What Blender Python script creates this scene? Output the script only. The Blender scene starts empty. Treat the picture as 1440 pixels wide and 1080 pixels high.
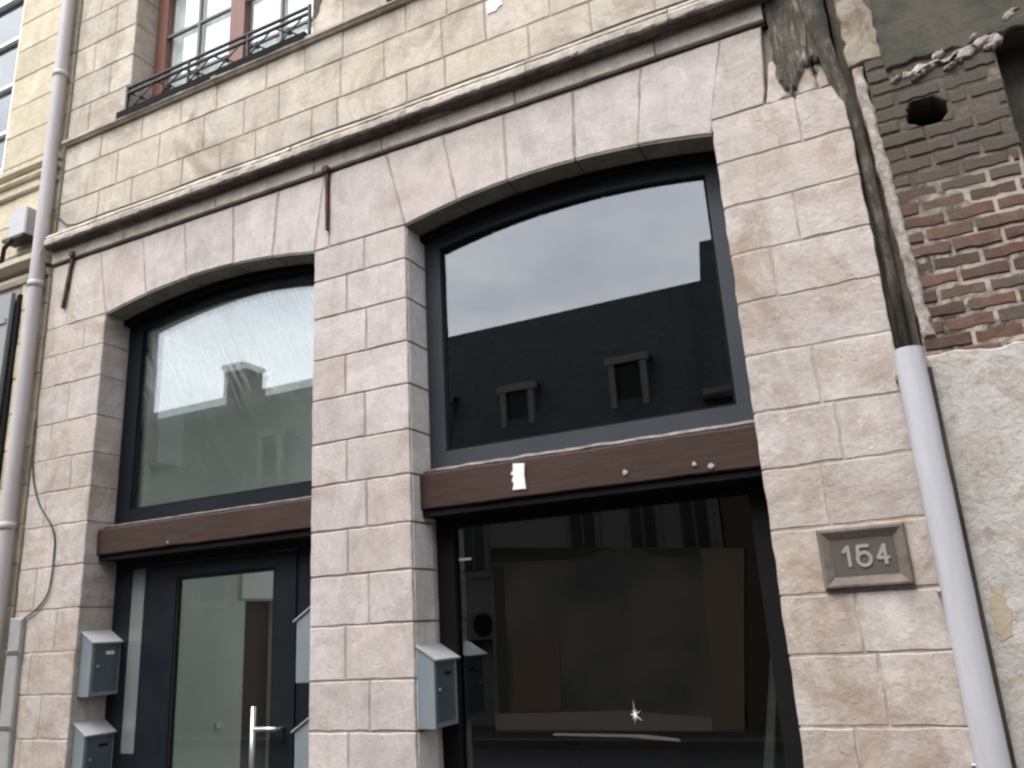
import bpy, math, random
from mathutils import Vector, Matrix, noise
random.seed(7)
C = bpy.context.scene.collection
R = math.radians
U = random.uniform

# ------------------------------------------------------------------ mesh helpers
class MB:
    def __init__(s): s.v = []; s.f = []; s.sm = []
    def quad(s, pts, smooth=False):
        n = len(s.v); s.v += [tuple(p) for p in pts]; s.f.append(tuple(range(n, n + len(pts)))); s.sm.append(smooth)
    def box(s, x0, x1, y0, y1, z0, z1, b=0.0):
        if b > 0:
            return s.bevbox(x0, x1, y0, y1, z0, z1, b)
        n = len(s.v)
        s.v += [(x0,y0,z0),(x1,y0,z0),(x1,y1,z0),(x0,y1,z0),(x0,y0,z1),(x1,y0,z1),(x1,y1,z1),(x0,y1,z1)]
        for f in ((0,3,2,1),(4,5,6,7),(0,1,5,4),(1,2,6,5),(2,3,7,6),(3,0,4,7)):
            s.f.append(tuple(n + i for i in f)); s.sm.append(False)
    def bevbox(s, x0, x1, y0, y1, z0, z1, b):
        # box chamfered on all edges (convex hull of 24 points)
        import bmesh
        bm = bmesh.new()
        for X in (x0, x1):
            for Y in (y0, y1):
                for Z in (z0, z1):
                    sx = b if X == x0 else -b; sy = b if Y == y0 else -b; sz = b if Z == z0 else -b
                    bm.verts.new((X, Y + sy, Z + sz)); bm.verts.new((X + sx, Y, Z + sz)); bm.verts.new((X + sx, Y + sy, Z))
        bmesh.ops.convex_hull(bm, input=bm.verts)
        n = len(s.v); bm.verts.index_update()
        s.v += [tuple(v.co) for v in bm.verts]
        for f in bm.faces: s.f.append(tuple(n + v.index for v in f.verts)); s.sm.append(False)
        bm.free()
    def prism(s, poly, y0, y1, bev=0.0, jit=0.0, seg=0.0, tilt=0.0):
        """polygon (x,z) seen from the street, counter-clockwise, extruded from y0 (front) to y1 (back)"""
        P = [Vector(p) for p in poly]
        if seg > 0:
            Q = []
            for i, a in enumerate(P):
                b = P[(i + 1) % len(P)]; k = max(1, int((b - a).length / seg))
                for j in range(k):
                    q = a.lerp(b, j / k)
                    if j: q = q + Vector((U(-jit, jit), U(-jit, jit)))
                    Q.append(q)
            P = Q
        m = len(P); ins = []
        for i in range(m):
            a, b, c = P[i - 1], P[i], P[(i + 1) % m]
            e1 = (b - a).normalized(); e2 = (c - b).normalized()
            nn = Vector((-e1.y - e2.y, e1.x + e2.x))
            l = max(nn.length, .4); nn = nn / l
            k = min(2.0, 2.0 / max(l, .6))
            ins.append(b + nn * bev * min(k, 1.5) * U(.7, 1.3))
        n = len(s.v); ty = U(-tilt, tilt); t2 = U(-tilt, tilt)
        cx = sum(p.x for p in P) / m; cz = sum(p.y for p in P) / m
        dy = lambda p: ty + (p.x - cx) * t2 * 1.5
        rings = []
        if bev > 0: rings.append([(p.x, y0 + dy(p), p.y) for p in ins])
        rings.append([(p.x, y0 + bev + dy(p), p.y) for p in P])
        rings.append([(p.x, y1, p.y) for p in P])
        for r in rings: s.v += r
        s.f.append(tuple(range(n, n + m))); s.sm.append(False)
        for k in range(len(rings) - 1):
            a, b = n + k * m, n + (k + 1) * m
            for i in range(m):
                j = (i + 1) % m
                s.f.append((a + j, a + i, b + i, b + j)); s.sm.append(False)
        b = n + (len(rings) - 1) * m
        s.f.append(tuple(b + i for i in reversed(range(m)))); s.sm.append(False)
    def tube(s, pts, r, n=12, cap=True, smooth=True):
        P = [Vector(p) for p in pts]; rr = r if isinstance(r, (list, tuple)) else [r] * len(P)
        up = None; base = len(s.v)
        for i, p in enumerate(P):
            t = (P[min(i + 1, len(P) - 1)] - P[max(i - 1, 0)]).normalized()
            if up is None:
                up = t.orthogonal().normalized()
            up = (up - t * up.dot(t)).normalized(); w = t.cross(up)
            for k in range(n):
                a = 2 * math.pi * k / n
                s.v.append(tuple(p + (up * math.cos(a) + w * math.sin(a)) * rr[i]))
        for i in range(len(P) - 1):
            for k in range(n):
                k2 = (k + 1) % n
                s.f.append((base + i*n + k, base + i*n + k2, base + (i+1)*n + k2, base + (i+1)*n + k)); s.sm.append(smooth)
        if cap:
            s.f.append(tuple(base + k for k in reversed(range(n)))); s.sm.append(False)
            e = base + (len(P) - 1) * n
            s.f.append(tuple(e + k for k in range(n))); s.sm.append(False)
    def profile(s, prof, x0, x1, step=.12, jit=0.0, caps=True, worn=0.0, seed=0):
        """closed profile of (y,z) swept along x; worn = erosion depth from noise on vertices whose y < 0"""
        k = max(1, int((x1 - x0) / step)); n = len(s.v); m = len(prof)
        for i in range(k + 1):
            x = x0 + (x1 - x0) * i / k
            for (y, z) in prof:
                d = 0
                if worn and y < -.02:
                    d = worn * (noise.noise(Vector((x * 3.1 + seed, y * 9, z * 9))) * .7 + noise.noise(Vector((x * 11 + seed, y * 17, z * 17))) * .5)
                    d += U(-jit, jit)
                s.v.append((x, y + d, z + d * .4))
        for i in range(k):
            for j in range(m):
                j2 = (j + 1) % m
                s.f.append((n + i*m + j, n + i*m + j2, n + (i+1)*m + j2, n + (i+1)*m + j)); s.sm.append(False)
        if caps:
            s.f.append(tuple(n + j for j in reversed(range(m)))); s.sm.append(False)
            s.f.append(tuple(n + k*m + j for j in range(m))); s.sm.append(False)
    def build(s, name, m, parent=None, fix=True):
        import bmesh
        off = Vector((0, 0, 0)); p = parent
        while p is not None: off += p.location; p = p.parent
        me = bpy.data.meshes.new(name)
        me.from_pydata([tuple(Vector(v) - off) for v in s.v], [], s.f)
        me.polygons.foreach_set('use_smooth', s.sm)
        if fix:
            bm = bmesh.new(); bm.from_mesh(me); bmesh.ops.recalc_face_normals(bm, faces=bm.faces); bm.to_mesh(me); bm.free()
        me.materials.append(m); me.update()
        o = bpy.data.objects.new(name, me); C.objects.link(o)
        if parent is not None: o.parent = parent
        return o

def tag(o, label=None, cat=None, group=None, kind=None):
    if label: o['label'] = label
    if cat: o['category'] = cat
    if group: o['group'] = group
    if kind: o['kind'] = kind
    return o
def thing(name, label, cat, loc=(0, 0, 0), group=None):
    o = bpy.data.objects.new(name, None); C.objects.link(o); o.location = loc; o.empty_display_size = .2
    return tag(o, label, cat, group)
def copy_tree(o, parent=None):
    c = o.copy(); C.objects.link(c)
    if parent is not None: c.parent = parent
    for ch in list(o.children): copy_tree(ch, c)
    return c
def rect(x0, x1, z0, z1): return [(x0, z0), (x1, z0), (x1, z1), (x0, z1)]

# ------------------------------------------------------------------ materials
class N:
    def __init__(s, name):
        s.m = bpy.data.materials.new(name); s.m.use_nodes = True; s.t = s.m.node_tree; s.n = s.t.nodes
        s.p = s.n['Principled BSDF']; s.out = s.n['Material Output']
        s.co = s.n.new('ShaderNodeTexCoord').outputs['Object']
    def set(s, sock, v):
        if hasattr(v, 'is_linked'): s.t.links.new(v, sock)
        else: sock.default_value = v
    def noise(s, scale, detail=4, rough=.6, vec=None, dist=0.0, stretch=None):
        n = s.n.new('ShaderNodeTexNoise'); n.inputs['Scale'].default_value = scale; n.inputs['Detail'].default_value = detail
        n.inputs['Roughness'].default_value = rough; n.inputs['Distortion'].default_value = dist
        v = vec or s.co
        if stretch:
            mp = s.n.new('ShaderNodeMapping'); mp.inputs['Scale'].default_value = stretch; s.t.links.new(v, mp.inputs[0]); v = mp.outputs[0]
        s.t.links.new(v, n.inputs['Vector']); return n.outputs['Fac']
    def ramp(s, f, stops):
        r = s.n.new('ShaderNodeValToRGB'); e = r.color_ramp.elements
        while len(e) < len(stops): e.new(.5)
        for i, (p, c) in enumerate(stops):
            e[i].position = p; e[i].color = (c, c, c, 1) if not isinstance(c, (tuple, list)) else (*c, 1)
        s.t.links.new(f, r.inputs[0]); return r.outputs[0]
    def mix(s, f, a, b, mode='MIX'):
        m = s.n.new('ShaderNodeMix'); m.data_type = 'RGBA'; m.blend_type = mode
        s.set(m.inputs[0], f)
        for i, v in ((6, a), (7, b)):
            if isinstance(v, (tuple, list)) and len(v) == 3: v = (*v, 1)
            s.set(m.inputs[i], v)
        return m.outputs[2]
    def math(s, op, a, b=0.0):
        m = s.n.new('ShaderNodeMath'); m.operation = op; s.set(m.inputs[0], a); s.set(m.inputs[1], b); return m.outputs[0]
    def island(s):
        return s.n.new('ShaderNodeNewGeometry').outputs['Random Per Island']
    def bump(s, h, strength, dist=.01, prev=None):
        b = s.n.new('ShaderNodeBump'); b.inputs['Strength'].default_value = strength; b.inputs['Distance'].default_value = dist
        s.t.links.new(h, b.inputs['Height'])
        if prev is not None: s.t.links.new(prev, b.inputs['Normal'])
        return b.outputs[0]
    def fin(s, col, rough=.8, normal=None, metal=0.0, spec=None):
        s.set(s.p.inputs['Base Color'], (*col, 1) if isinstance(col, (tuple, list)) and len(col) == 3 else col)
        s.set(s.p.inputs['Roughness'], rough); s.set(s.p.inputs['Metallic'], metal)
        if normal is not None: s.t.links.new(normal, s.p.inputs['Normal'])
        if spec is not None: s.p.inputs['Specular IOR Level'].default_value = spec
        return s.m

def stone(name, c0, c1, stain, stain_amt, tint=.12, blot=1.0, warm=None, pits=True, rel=1.0):
    k = N(name)
    big = k.ramp(k.noise(1.1, 5, .65, dist=.4), [(.3, 0.0), (.7, 1.0)])
    col = k.mix(big, c0, c1)
    med = k.ramp(k.noise(5.5, 6, .7, dist=.6), [(.35, .78), (.68, 1.12)])
    col = k.mix(.75 * blot, col, k.mix(1.0, col, med, 'MULTIPLY'))
    fine = k.ramp(k.noise(38, 5, .75), [(.3, .84), (.7, 1.12)])
    col = k.mix(.8, col, k.mix(1.0, col, fine, 'MULTIPLY'))
    isl = k.island()
    col = k.mix(1.0, col, k.ramp(isl, [(0.0, 1 - tint), (.5, 1.0), (1.0, 1 + tint * .7)]), 'MULTIPLY')
    isl2 = k.math('FRACT', k.math('MULTIPLY', isl, 37.7))
    if warm: col = k.mix(k.ramp(isl2, [(.55, 0.0), (1.0, .28)]), col, warm)
    st = k.ramp(k.noise(1.7, 7, .72, dist=1.2), [(.47, 0.0), (.67, 1.0)])
    col = k.mix(k.math('MULTIPLY', st, stain_amt), col, stain)
    stq = k.ramp(k.noise(3.2, 6, .7, stretch=(2.2, 2.2, .35), dist=.5), [(.50, 0.0), (.72, 1.0)])
    col = k.mix(k.math('MULTIPLY', stq, stain_amt * .55), col, stain)
    gr = k.ramp(k.noise(2.6, 7, .75, dist=1.0), [(.5, 0.0), (.66, 1.0)])
    col = k.mix(k.math('MULTIPLY', gr, .30), col, (.40, .385, .36))
    spots = k.ramp(k.noise(17, 3, .6), [(.66, 0.0), (.74, .55)])
    col = k.mix(k.math('MULTIPLY', spots, .6), col, stain)
    h = k.noise(55, 6, .75); h2 = k.noise(9, 5, .7)
    n = k.bump(h2, .75 * rel, .016); n = k.bump(h, .6 * rel, .005, n)
    if pits:
        n = k.bump(k.ramp(k.noise(21, 2, .5), [(.25, 0.0), (.36, 1.0)]), .5, .005, n)
    return k.fin(col, .9, n, spec=.2)

M = {}
M['stone'] = stone('lower_stone', (.50, .44, .405), (.57, .515, .48), (.30, .235, .20), .55, .09, warm=(.50, .41, .33), rel=.55)
M['stone_old'] = stone('weathered_stone', (.46, .405, .36), (.56, .505, .46), (.31, .23, .165), .85, .08, warm=(.50, .39, .28))
M['stone_up'] = stone('upper_cream_stone', (.475, .415, .325), (.56, .505, .425), (.29, .24, .185), .9, .13, warm=(.52, .42, .30))
M['stone_trim'] = stone('moulding_stone', (.50, .44, .36), (.57, .50, .43), (.17, .145, .11), .6, .08)
M['stone_cream'] = stone('neighbour_cream_stone', (.54, .47, .33), (.62, .55, .41), (.36, .30, .2), .4, .1)
M['olive_shade'] = stone('olive_shaded_soffit', (.19, .175, .14), (.25, .235, .19), (.12, .105, .08), .5, .1)
M['pale_stone'] = stone('pale_reveal_stone', (.64, .60, .55), (.74, .71, .66), (.42, .37, .32), .5, .05, rel=.5)
k = N('joint_mortar'); M['mortar'] = k.fin(k.mix(k.ramp(k.noise(6, 5), [(.35, 0.0), (.65, 1.0)]), (.24, .185, .16), (.38, .32, .28)), .95, k.bump(k.noise(70, 4), .6, .004))
k = N('joint_mortar_pale'); M['mortar_pale'] = k.fin(k.mix(k.ramp(k.noise(5, 6, .7), [(.42, 0.0), (.62, 1.0)]), (.29, .24, .20), (.46, .405, .355)), .95, k.bump(k.noise(70, 4), .6, .004))
k = N('dark_joint'); M['joint_dark'] = k.fin((.07, .04, .03), .95)

k = N('frame_paint'); M['frame'] = k.fin(k.mix(k.noise(3, 4), (.006, .008, .011), (.011, .0135, .018)), k.ramp(k.noise(9, 5), [(.3, .4), (.7, .6)]), k.bump(k.noise(120, 3), .06, .001), spec=.15)
k = N('frame_paint_grey'); M['frame_grey'] = k.fin(k.mix(k.noise(3, 4), (.036, .042, .048), (.054, .061, .068)), .45, k.bump(k.noise(120, 3), .06, .001), spec=.15)
k = N('frosted_film'); M['frosted'] = k.fin(k.mix(k.noise(2.2, 5, stretch=(3, 3, .6)), (.13, .14, .135), (.19, .20, .19)), .3)
k = N('black_trim'); M['black'] = k.fin(k.mix(k.noise(6, 4), (.007, .007, .008), (.013, .012, .012)), .85, spec=.1)
k = N('iron_black'); M['iron'] = k.fin(k.mix(k.ramp(k.noise(14, 5), [(.45, 0.0), (.7, 1.0)]), (.008, .0075, .008), (.028, .017, .013)), .6, k.bump(k.noise(60, 4), .3, .002))
k = N('rusty_iron'); M['rust'] = k.fin(k.mix(k.ramp(k.noise(20, 5), [(.35, 0.0), (.65, 1.0)]), (.045, .022, .015), (.12, .06, .04)), .9, k.bump(k.noise(80, 4), .5, .003))
k = N('brown_timber')
g = k.noise(6, 6, .65, stretch=(.5, 8, 9), dist=.3)
col = k.mix(k.ramp(g, [(.3, 0.0), (.7, 1.0)]), (.030, .0155, .0105), (.056, .030, .021))
col = k.mix(k.ramp(k.noise(2.4, 6, .7), [(.5, 0.0), (.75, .6)]), col, (.035, .028, .022))
col = k.mix(k.ramp(k.noise(4.5, 7, .8, dist=1.0), [(.66, 0.0), (.76, .5)]), col, (.13, .105, .09))
M['timber'] = k.fin(col, .7, k.bump(g, .3, .005, k.bump(k.noise(30, 4), .3, .004)), spec=.25)
k = N('bead_plaster'); M['bead'] = k.fin(k.mix(k.ramp(k.noise(11, 6, .8), [(.35, 0.0), (.6, 1.0)]), (.08, .066, .058), (.22, .20, .185)), .9, k.bump(k.noise(40, 5), .8, .01))
k = N('red_brown_casement'); M['casement'] = k.fin(k.mix(k.noise(5, 6, stretch=(4, 4, .6)), (.12, .043, .025), (.19, .080, .050)), .55, k.bump(k.noise(40, 4, stretch=(4, 4, .4)), .2, .003))
k = N('net_curtain'); f_ = k.noise(9, 3, .5, stretch=(3, 1, .15)); M['curtain'] = k.fin(k.mix(f_, (.78, .77, .79), (.90, .88, .90)), .9, k.bump(f_, .4, .02))
k = N('grey_muntin'); M['muntin'] = k.fin((.12, .115, .12), .5)
k = N('white_paint'); M['white'] = k.fin(k.mix(k.noise(7, 5), (.66, .66, .66), (.8, .8, .8)), .5)
k = N('hall_plaster'); M['hall'] = k.fin(k.mix(k.noise(1.3, 6, .7), (.50, .54, .47), (.76, .79, .73)), .9, k.bump(k.noise(14, 5), .3, .01))
k = N('hall_plaster_white'); M['hallw'] = k.fin(k.mix(k.noise(2, 5), (.76, .78, .74), (.84, .85, .82)), .9)
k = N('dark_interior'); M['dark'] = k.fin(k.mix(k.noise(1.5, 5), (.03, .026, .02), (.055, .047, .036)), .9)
k = N('interior_floor'); M['floor'] = k.fin(k.mix(k.noise(3, 5), (.16, .14, .11), (.24, .21, .17)), .6)
def glass(name, r0, tint, rough=0.0, smear=0.0):
    k = N(name); t = k.t
    tr = k.n.new('ShaderNodeBsdfTransparent'); tr.inputs[0].default_value = (*tint, 1)
    gl = k.n.new('ShaderNodeBsdfGlossy'); gl.inputs['Roughness'].default_value = rough; gl.inputs[0].default_value = (.95, .97, 1, 1)
    lw = k.n.new('ShaderNodeLayerWeight'); lw.inputs['Blend'].default_value = .5
    f5 = k.math('POWER', lw.outputs['Facing'], 4.0)
    fac = k.math('ADD', k.math('MULTIPLY', f5, 1 - r0), r0)
    mx = k.n.new('ShaderNodeMixShader'); t.links.new(fac, mx.inputs[0]); t.links.new(tr.outputs[0], mx.inputs[1]); t.links.new(gl.outputs[0], mx.inputs[2])
    bp = k.bump(k.noise(.8, 0, .5), .02, .02); t.links.new(bp, gl.inputs['Normal'])
    sh = mx.outputs[0]
    if smear:
        mp = k.n.new('ShaderNodeMapping'); mp.inputs['Rotation'].default_value = (0, R(28), 0); t.links.new(k.co, mp.inputs[0])
        sm = k.noise(5, 5, .65, vec=mp.outputs[0], dist=.5, stretch=(11, 1, .55))
        df = k.n.new('ShaderNodeBsdfDiffuse'); df.inputs[0].default_value = (.8, .82, .82, 1)
        sx = k.n.new('ShaderNodeSeparateXYZ'); t.links.new(k.co, sx.inputs[0])
        up_ = k.ramp(k.math('DIVIDE', sx.outputs[2], 5.0), [(.66, .06), (.78, 1.0)])
        fac2 = k.math('MULTIPLY', k.math('MULTIPLY', k.ramp(sm, [(.40, 0.0), (.70, 1.0)]), up_), smear)
        m2 = k.n.new('ShaderNodeMixShader'); t.links.new(fac2, m2.inputs[0]); t.links.new(sh, m2.inputs[1]); t.links.new(df.outputs[0], m2.inputs[2]); sh = m2.outputs[0]
    t.links.new(sh, k.out.inputs[0]); return k.m
M['glass'] = glass('window_glass', .13, (.95, .98, .95))
M['glass_smear'] = glass('smeared_glass', .10, (.96, .98, .96), 0.0, .22)
M['glass_inner'] = glass('inner_glass', .08, (.97, .99, .97))
M['glass_dark'] = glass('tinted_glass', .11, (.60, .62, .60))
k = N('grey_pipe'); M['pipe'] = k.fin(k.mix(k.ramp(k.noise(3, 6, .7, stretch=(3, 3, .5)), [(.35, 0.0), (.65, 1.0)]), (.37, .345, .33), (.46, .43, .415)), .55, k.bump(k.noise(30, 4), .15, .003))
k = N('white_pipe'); M['pipe_white'] = k.fin(k.mix(k.ramp(k.noise(3, 6, .7, stretch=(3, 3, .5)), [(.35, 0.0), (.7, 1.0)]), (.42, .415, .43), (.50, .495, .515)), .4, k.bump(k.noise(25, 4), .08, .003))
k = N('zinc_box'); M['zinc'] = k.fin(k.mix(k.noise(6, 6, .7, stretch=(3, 3, .4)), (.20, .235, .25), (.30, .345, .355)), k.ramp(k.noise(14, 4), [(.3, .32), (.7, .5)]), k.bump(k.noise(50, 3), .06, .002), .35)
k = N('zinc_lid'); M['zinc_light'] = k.fin(k.mix(k.noise(9, 5), (.36, .36, .36), (.47, .465, .46)), .5, None, .2)
k = N('zinc_door'); M['zinc_dark'] = k.fin(k.mix(k.noise(6, 5), (.075, .10, .112), (.115, .145, .155)), .42, None, .2)
k = N('steel'); M['steel'] = k.fin((.62, .61, .58), .28, None, .9)
k = N('plate_stone'); M['plate'] = k.fin(k.mix(k.ramp(k.noise(12, 6, .7), [(.35, 0.0), (.65, 1.0)]), (.095, .074, .056), (.175, .14, .112)), .75, k.bump(k.noise(60, 4), .3, .003))
k = N('plate_panel'); M['plate_panel'] = k.fin(k.mix(k.noise(14, 5), (.062, .05, .042), (.09, .075, .063)), .7, k.bump(k.noise(80, 4), .3, .002))
k = N('plate_digits'); M['digits'] = k.fin(k.mix(k.noise(30, 4), (.22, .21, .19), (.30, .285, .26)), .7)
k = N('paper_white'); M['paper'] = k.fin(k.mix(k.noise(18, 5), (.68, .66, .64), (.85, .83, .80)), .8)
k = N('cable_black'); M['cable'] = k.fin((.03, .025, .024), .6)
k = N('conduit_grey'); M['conduit'] = k.fin(k.mix(k.noise(7, 5), (.22, .215, .20), (.40, .39, .37)), .7)
k = N('shutter_grey'); M['shutter'] = k.fin(k.mix(k.noise(4, 5), (.20, .215, .21), (.25, .265, .26)), .6)
# neighbour: bricks, mossy mortar, plaster
k = N('old_brick')
isl = k.island()
col = k.ramp(isl, [(0.0, (.07, .043, .031)), (.35, (.11, .057, .038)), (.7, (.135, .076, .052)), (1.0, (.10, .075, .056))])
col = k.mix(1.0, col, k.ramp(k.noise(16, 6, .7), [(.3, .65), (.7, 1.25)]), 'MULTIPLY')
sx = k.n.new('ShaderNodeSeparateXYZ'); k.t.links.new(k.co, sx.inputs[0])
moss = k.ramp(k.math('ADD', k.noise(1.6, 7, .7, dist=.8), k.math('MULTIPLY', k.math('SUBTRACT', sx.outputs[2], 3.45), .22)), [(.40, 0.0), (.60, 1.0)])
col = k.mix(k.math('MULTIPLY', moss, .85), col, (.074, .064, .047))
col = k.mix(k.ramp(k.noise(8, 6, .8), [(.63, 0.0), (.72, .45)]), col, (.32, .27, .22))
M['brick'] = k.fin(col, .95, k.bump(k.noise(45, 5), .6, .006, k.bump(k.noise(12, 4), .5, .012)))
k = N('lime_mortar')
lime = k.ramp(k.noise(2.6, 7, .75, dist=.9), [(.45, 0.0), (.56, 1.0)])
sx = k.n.new('ShaderNodeSeparateXYZ'); k.t.links.new(k.co, sx.inputs[0])
moss = k.ramp(k.math('ADD', k.noise(1.6, 7, .7, dist=.8), k.math('MULTIPLY', k.math('SUBTRACT', sx.outputs[2], 3.55), .25)), [(.42, 1.0), (.62, .12)])
lime = k.math('MULTIPLY', lime, moss)
M['brick_mortar'] = k.fin(k.mix(lime, (.07, .056, .042), (.40, .34, .28)), .95, k.bump(k.noise(40, 5), .8, .008))
k = N('lime_lumps'); M['lime'] = k.fin(k.mix(k.ramp(k.noise(13, 6, .8), [(.35, 0.0), (.6, 1.0)]), (.17, .14, .112), (.50, .435, .385)), .95, k.bump(k.noise(30, 6, .8), .9, .015))
k = N('mossy_render'); M['moss'] = k.fin(k.mix(k.ramp(k.noise(3.2, 7, .72, dist=.5), [(.35, 0.0), (.68, 1.0)]), (.038, .036, .026), (.098, .088, .064)), .95, k.bump(k.noise(24, 6, .75), .7, .012))
k = N('old_plaster')
col = k.mix(k.ramp(k.noise(1.6, 6, .7, dist=.6), [(.35, 0.0), (.65, 1.0)]), (.42, .385, .345), (.54, .50, .46))
col = k.mix(k.ramp(k.noise(4.2, 7, .8, dist=1), [(.48, 0.0), (.62, .85)]), col, (.33, .285, .225))
col = k.mix(k.ramp(k.noise(14, 6, .8), [(.60, 0.0), (.68, .7)]), col, (.19, .165, .125))
M['plaster'] = k.fin(col, .95, k.bump(k.noise(9, 7, .75), .9, .025, k.bump(k.noise(50, 4), .4, .004)))
k = N('grime'); M['grime'] = k.fin(k.mix(k.ramp(k.noise(7, 6, .75, stretch=(2, 2, .5)), [(.35, 0.0), (.65, 1.0)]), (.05, .045, .034), (.15, .125, .092)), .95, k.bump(k.noise(30, 6, .8), .9, .012))
k = N('soot_shade_crust'); M['soot_shade'] = k.fin(k.mix(k.ramp(k.noise(8, 6, .75), [(.35, 0.0), (.68, 1.0)]), (.05, .04, .032), (.17, .14, .112)), .95, k.bump(k.noise(40, 6, .8), .8, .008))
k = N('streaked_crust'); fs = k.noise(9, 6, .7, stretch=(3.2, 3.2, .55), dist=.8)
M['streak'] = k.fin(k.mix(k.ramp(k.noise(5, 5, .7), [(.4, 0.0), (.6, 1.0)]), k.ramp(fs, [(.32, (.04, .036, .027)), (.46, (.09, .08, .058)), (.57, (.20, .165, .125)), (.68, (.40, .345, .29))]), (.06, .055, .04)), .95, k.bump(fs, 1.0, .025, k.bump(k.noise(40, 5, .8), .8, .008)))
k = N('grime_dark'); M['grime_dark'] = k.fin(k.mix(k.ramp(k.noise(9, 6, .75), [(.35, 0.0), (.65, 1.0)]), (.03, .028, .024), (.075, .068, .058)), .95, k.bump(k.noise(40, 6, .8), .7, .01))
k = N('bare_render'); M['bare'] = k.fin(k.mix(k.ramp(k.noise(5, 7, .75, dist=.6), [(.38, 0.0), (.6, 1.0)]), (.14, .11, .075), (.37, .315, .24)), .95, k.bump(k.noise(22, 6, .8), .9, .014))
k = N('ochre_patch'); M['ochre'] = k.fin(k.mix(k.noise(9, 6), (.35, .28, .19), (.43, .36, .27)), .95, k.bump(k.noise(30, 5), .6, .01))
# street, houses opposite
k = N('asphalt'); M['asphalt'] = k.fin(k.mix(k.noise(60, 4), (.022, .022, .024), (.042, .041, .04)), .9, k.bump(k.noise(160, 3), .5, .006))
k = N('paving'); M['paving'] = k.fin(k.mix(k.noise(4, 6), (.028, .027, .026), (.045, .043, .041)), .9, k.bump(k.noise(60, 3), .3, .004))
k = N('kerb_stone'); M['kerb'] = k.fin(k.mix(k.noise(9, 6), (.08, .078, .075), (.12, .115, .11)), .85)
k = N('slate'); br = k.n.new('ShaderNodeTexBrick'); br.inputs['Scale'].default_value = 3.2; br.inputs['Color1'].default_value = (.085, .085, .088, 1); br.inputs['Color2'].default_value = (.12, .118, .12, 1); br.inputs['Mortar'].default_value = (.045, .045, .045, 1); br.inputs['Mortar Size'].default_value = .012
mp = k.n.new('ShaderNodeMapping'); mp.inputs['Rotation'].default_value = (R(90), 0, 0); k.t.links.new(k.co, mp.inputs[0]); k.t.links.new(mp.outputs[0], br.inputs[0]); M['slate'] = k.fin(br.outputs[0], .75, spec=.15)
k = N('opposite_wall'); M['opp'] = k.fin(k.mix(k.noise(1.2, 6), (.16, .152, .148), (.21, .20, .195)), .9)
k = N('opposite_brick'); M['oppb'] = k.fin(k.mix(k.noise(9, 5), (.08, .05, .042), (.12, .075, .06)), .9)
k = N('opposite_trim'); M['oppt'] = k.fin((.16, .157, .153), .8)
k = N('opposite_pale_trim'); M['oppt2'] = k.fin((.33, .32, .30), .8)
k = N('opposite_glass'); M['oppg'] = k.fin((.012, .013, .015), .5)
# dark sheet added to fill a rectangle in the shop window
k = N('standin_base'); M['p_sheet'] = k.fin(k.mix(k.ramp(k.noise(1.7, 4, .6), [(.35, 0.0), (.65, 1.0)]), (.0075, .008, .0078), (.0165, .0155, .0132)), .85, spec=0.0)
k = N('standin_brown'); M['p_brown'] = k.fin(k.mix(k.noise(3, 5, stretch=(4, 1, .6)), (.014, .0112, .008), (.019, .0152, .0106)), .85, spec=0.0)
k = N('standin_dark'); M['p_dark'] = k.fin(k.mix(k.noise(3, 4), (.005, .005, .0045), (.008, .008, .007)), .85, spec=0.0)
k = N('standin_cabinet'); M['p_cab'] = k.fin(k.mix(k.noise(5, 5, stretch=(5, 1, .6)), (.0125, .0092, .0072), (.016, .0115, .0088)), .85, spec=0.0)
k = N('standin_floor'); M['p_floor'] = k.fin(k.mix(k.noise(4, 5, stretch=(.7, 1, 4)), (.017, .0155, .013), (.032, .029, .0245)), .85, spec=0.0)
k = N('glare_white'); M['glare'] = k.fin((.85, .84, .78), .4)

# ------------------------------------------------------------------ the stone shop house
OL0, OL1 = -5.80, -3.59       # left opening
OR0, OR1 = -2.79, -.63        # right opening
XL, XR = -6.56, .115          # ends of the facade
GAP = .0046
ZB = 4.945                    # top of the lower ashlar
def zarc(x, a, b, off=0.0):
    xm = (a + b) / 2; hw = (b - a) / 2; t = max(-1, min(1, (x - xm) / hw))
    return 4.335 + .115 * (1 - t * t) + off

house = thing('stone_shop_house', 'old pale ashlar house with two arched shopfront openings under an eroded cornice', 'house', (-3.2, 0, 0))

ash = MB(); old = MB()
def stones(mb, x0, x1, zs, splits, depth=.31, jit=.0035, skew=0.0):
    for i in range(len(zs) - 1):
        xs = [x0] + sorted(splits(i)) + [x1]
        for a, b in zip(xs[:-1], xs[1:]):
            p = [(a + GAP, zs[i] + GAP + U(-.002, .002)), (b - GAP, zs[i] + GAP + U(-.002, .002)), (b - GAP, zs[i+1] - GAP + U(-.002, .002)), (a + GAP, zs[i+1] - GAP + U(-.002, .002))]
            mb.prism(p, 0, depth, .006, jit, .07, .0018)
pz = [0, .36, .70, 1.03, 1.325, 1.655, 1.97, 2.262, 2.57, 2.862, 3.175, 3.472, 3.785, 4.08, 4.335]
lft = MB(); stones(ash, OL1, OR0, pz, lambda i: [(-3.13 if i % 2 else -3.29) + U(-.012, .012)])
lz = [0, .33, .66, .98, 1.29, 1.60, 1.92, 2.25, 2.58, 2.86, 3.14, 3.45, 3.79, 4.07, 4.335]
stones(lft, XL, OL0, lz, lambda i: [(-6.17 if i % 2 else -6.33) + U(-.05, .05)] if i % 4 != 1 else [-6.05], jit=.004)
rz = [0, .34, .70, 1.05, 1.375, 1.66, 1.985, 2.302, 2.607, 2.93, 3.235, 3.53, 3.83, 4.12, 4.42]
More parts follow.
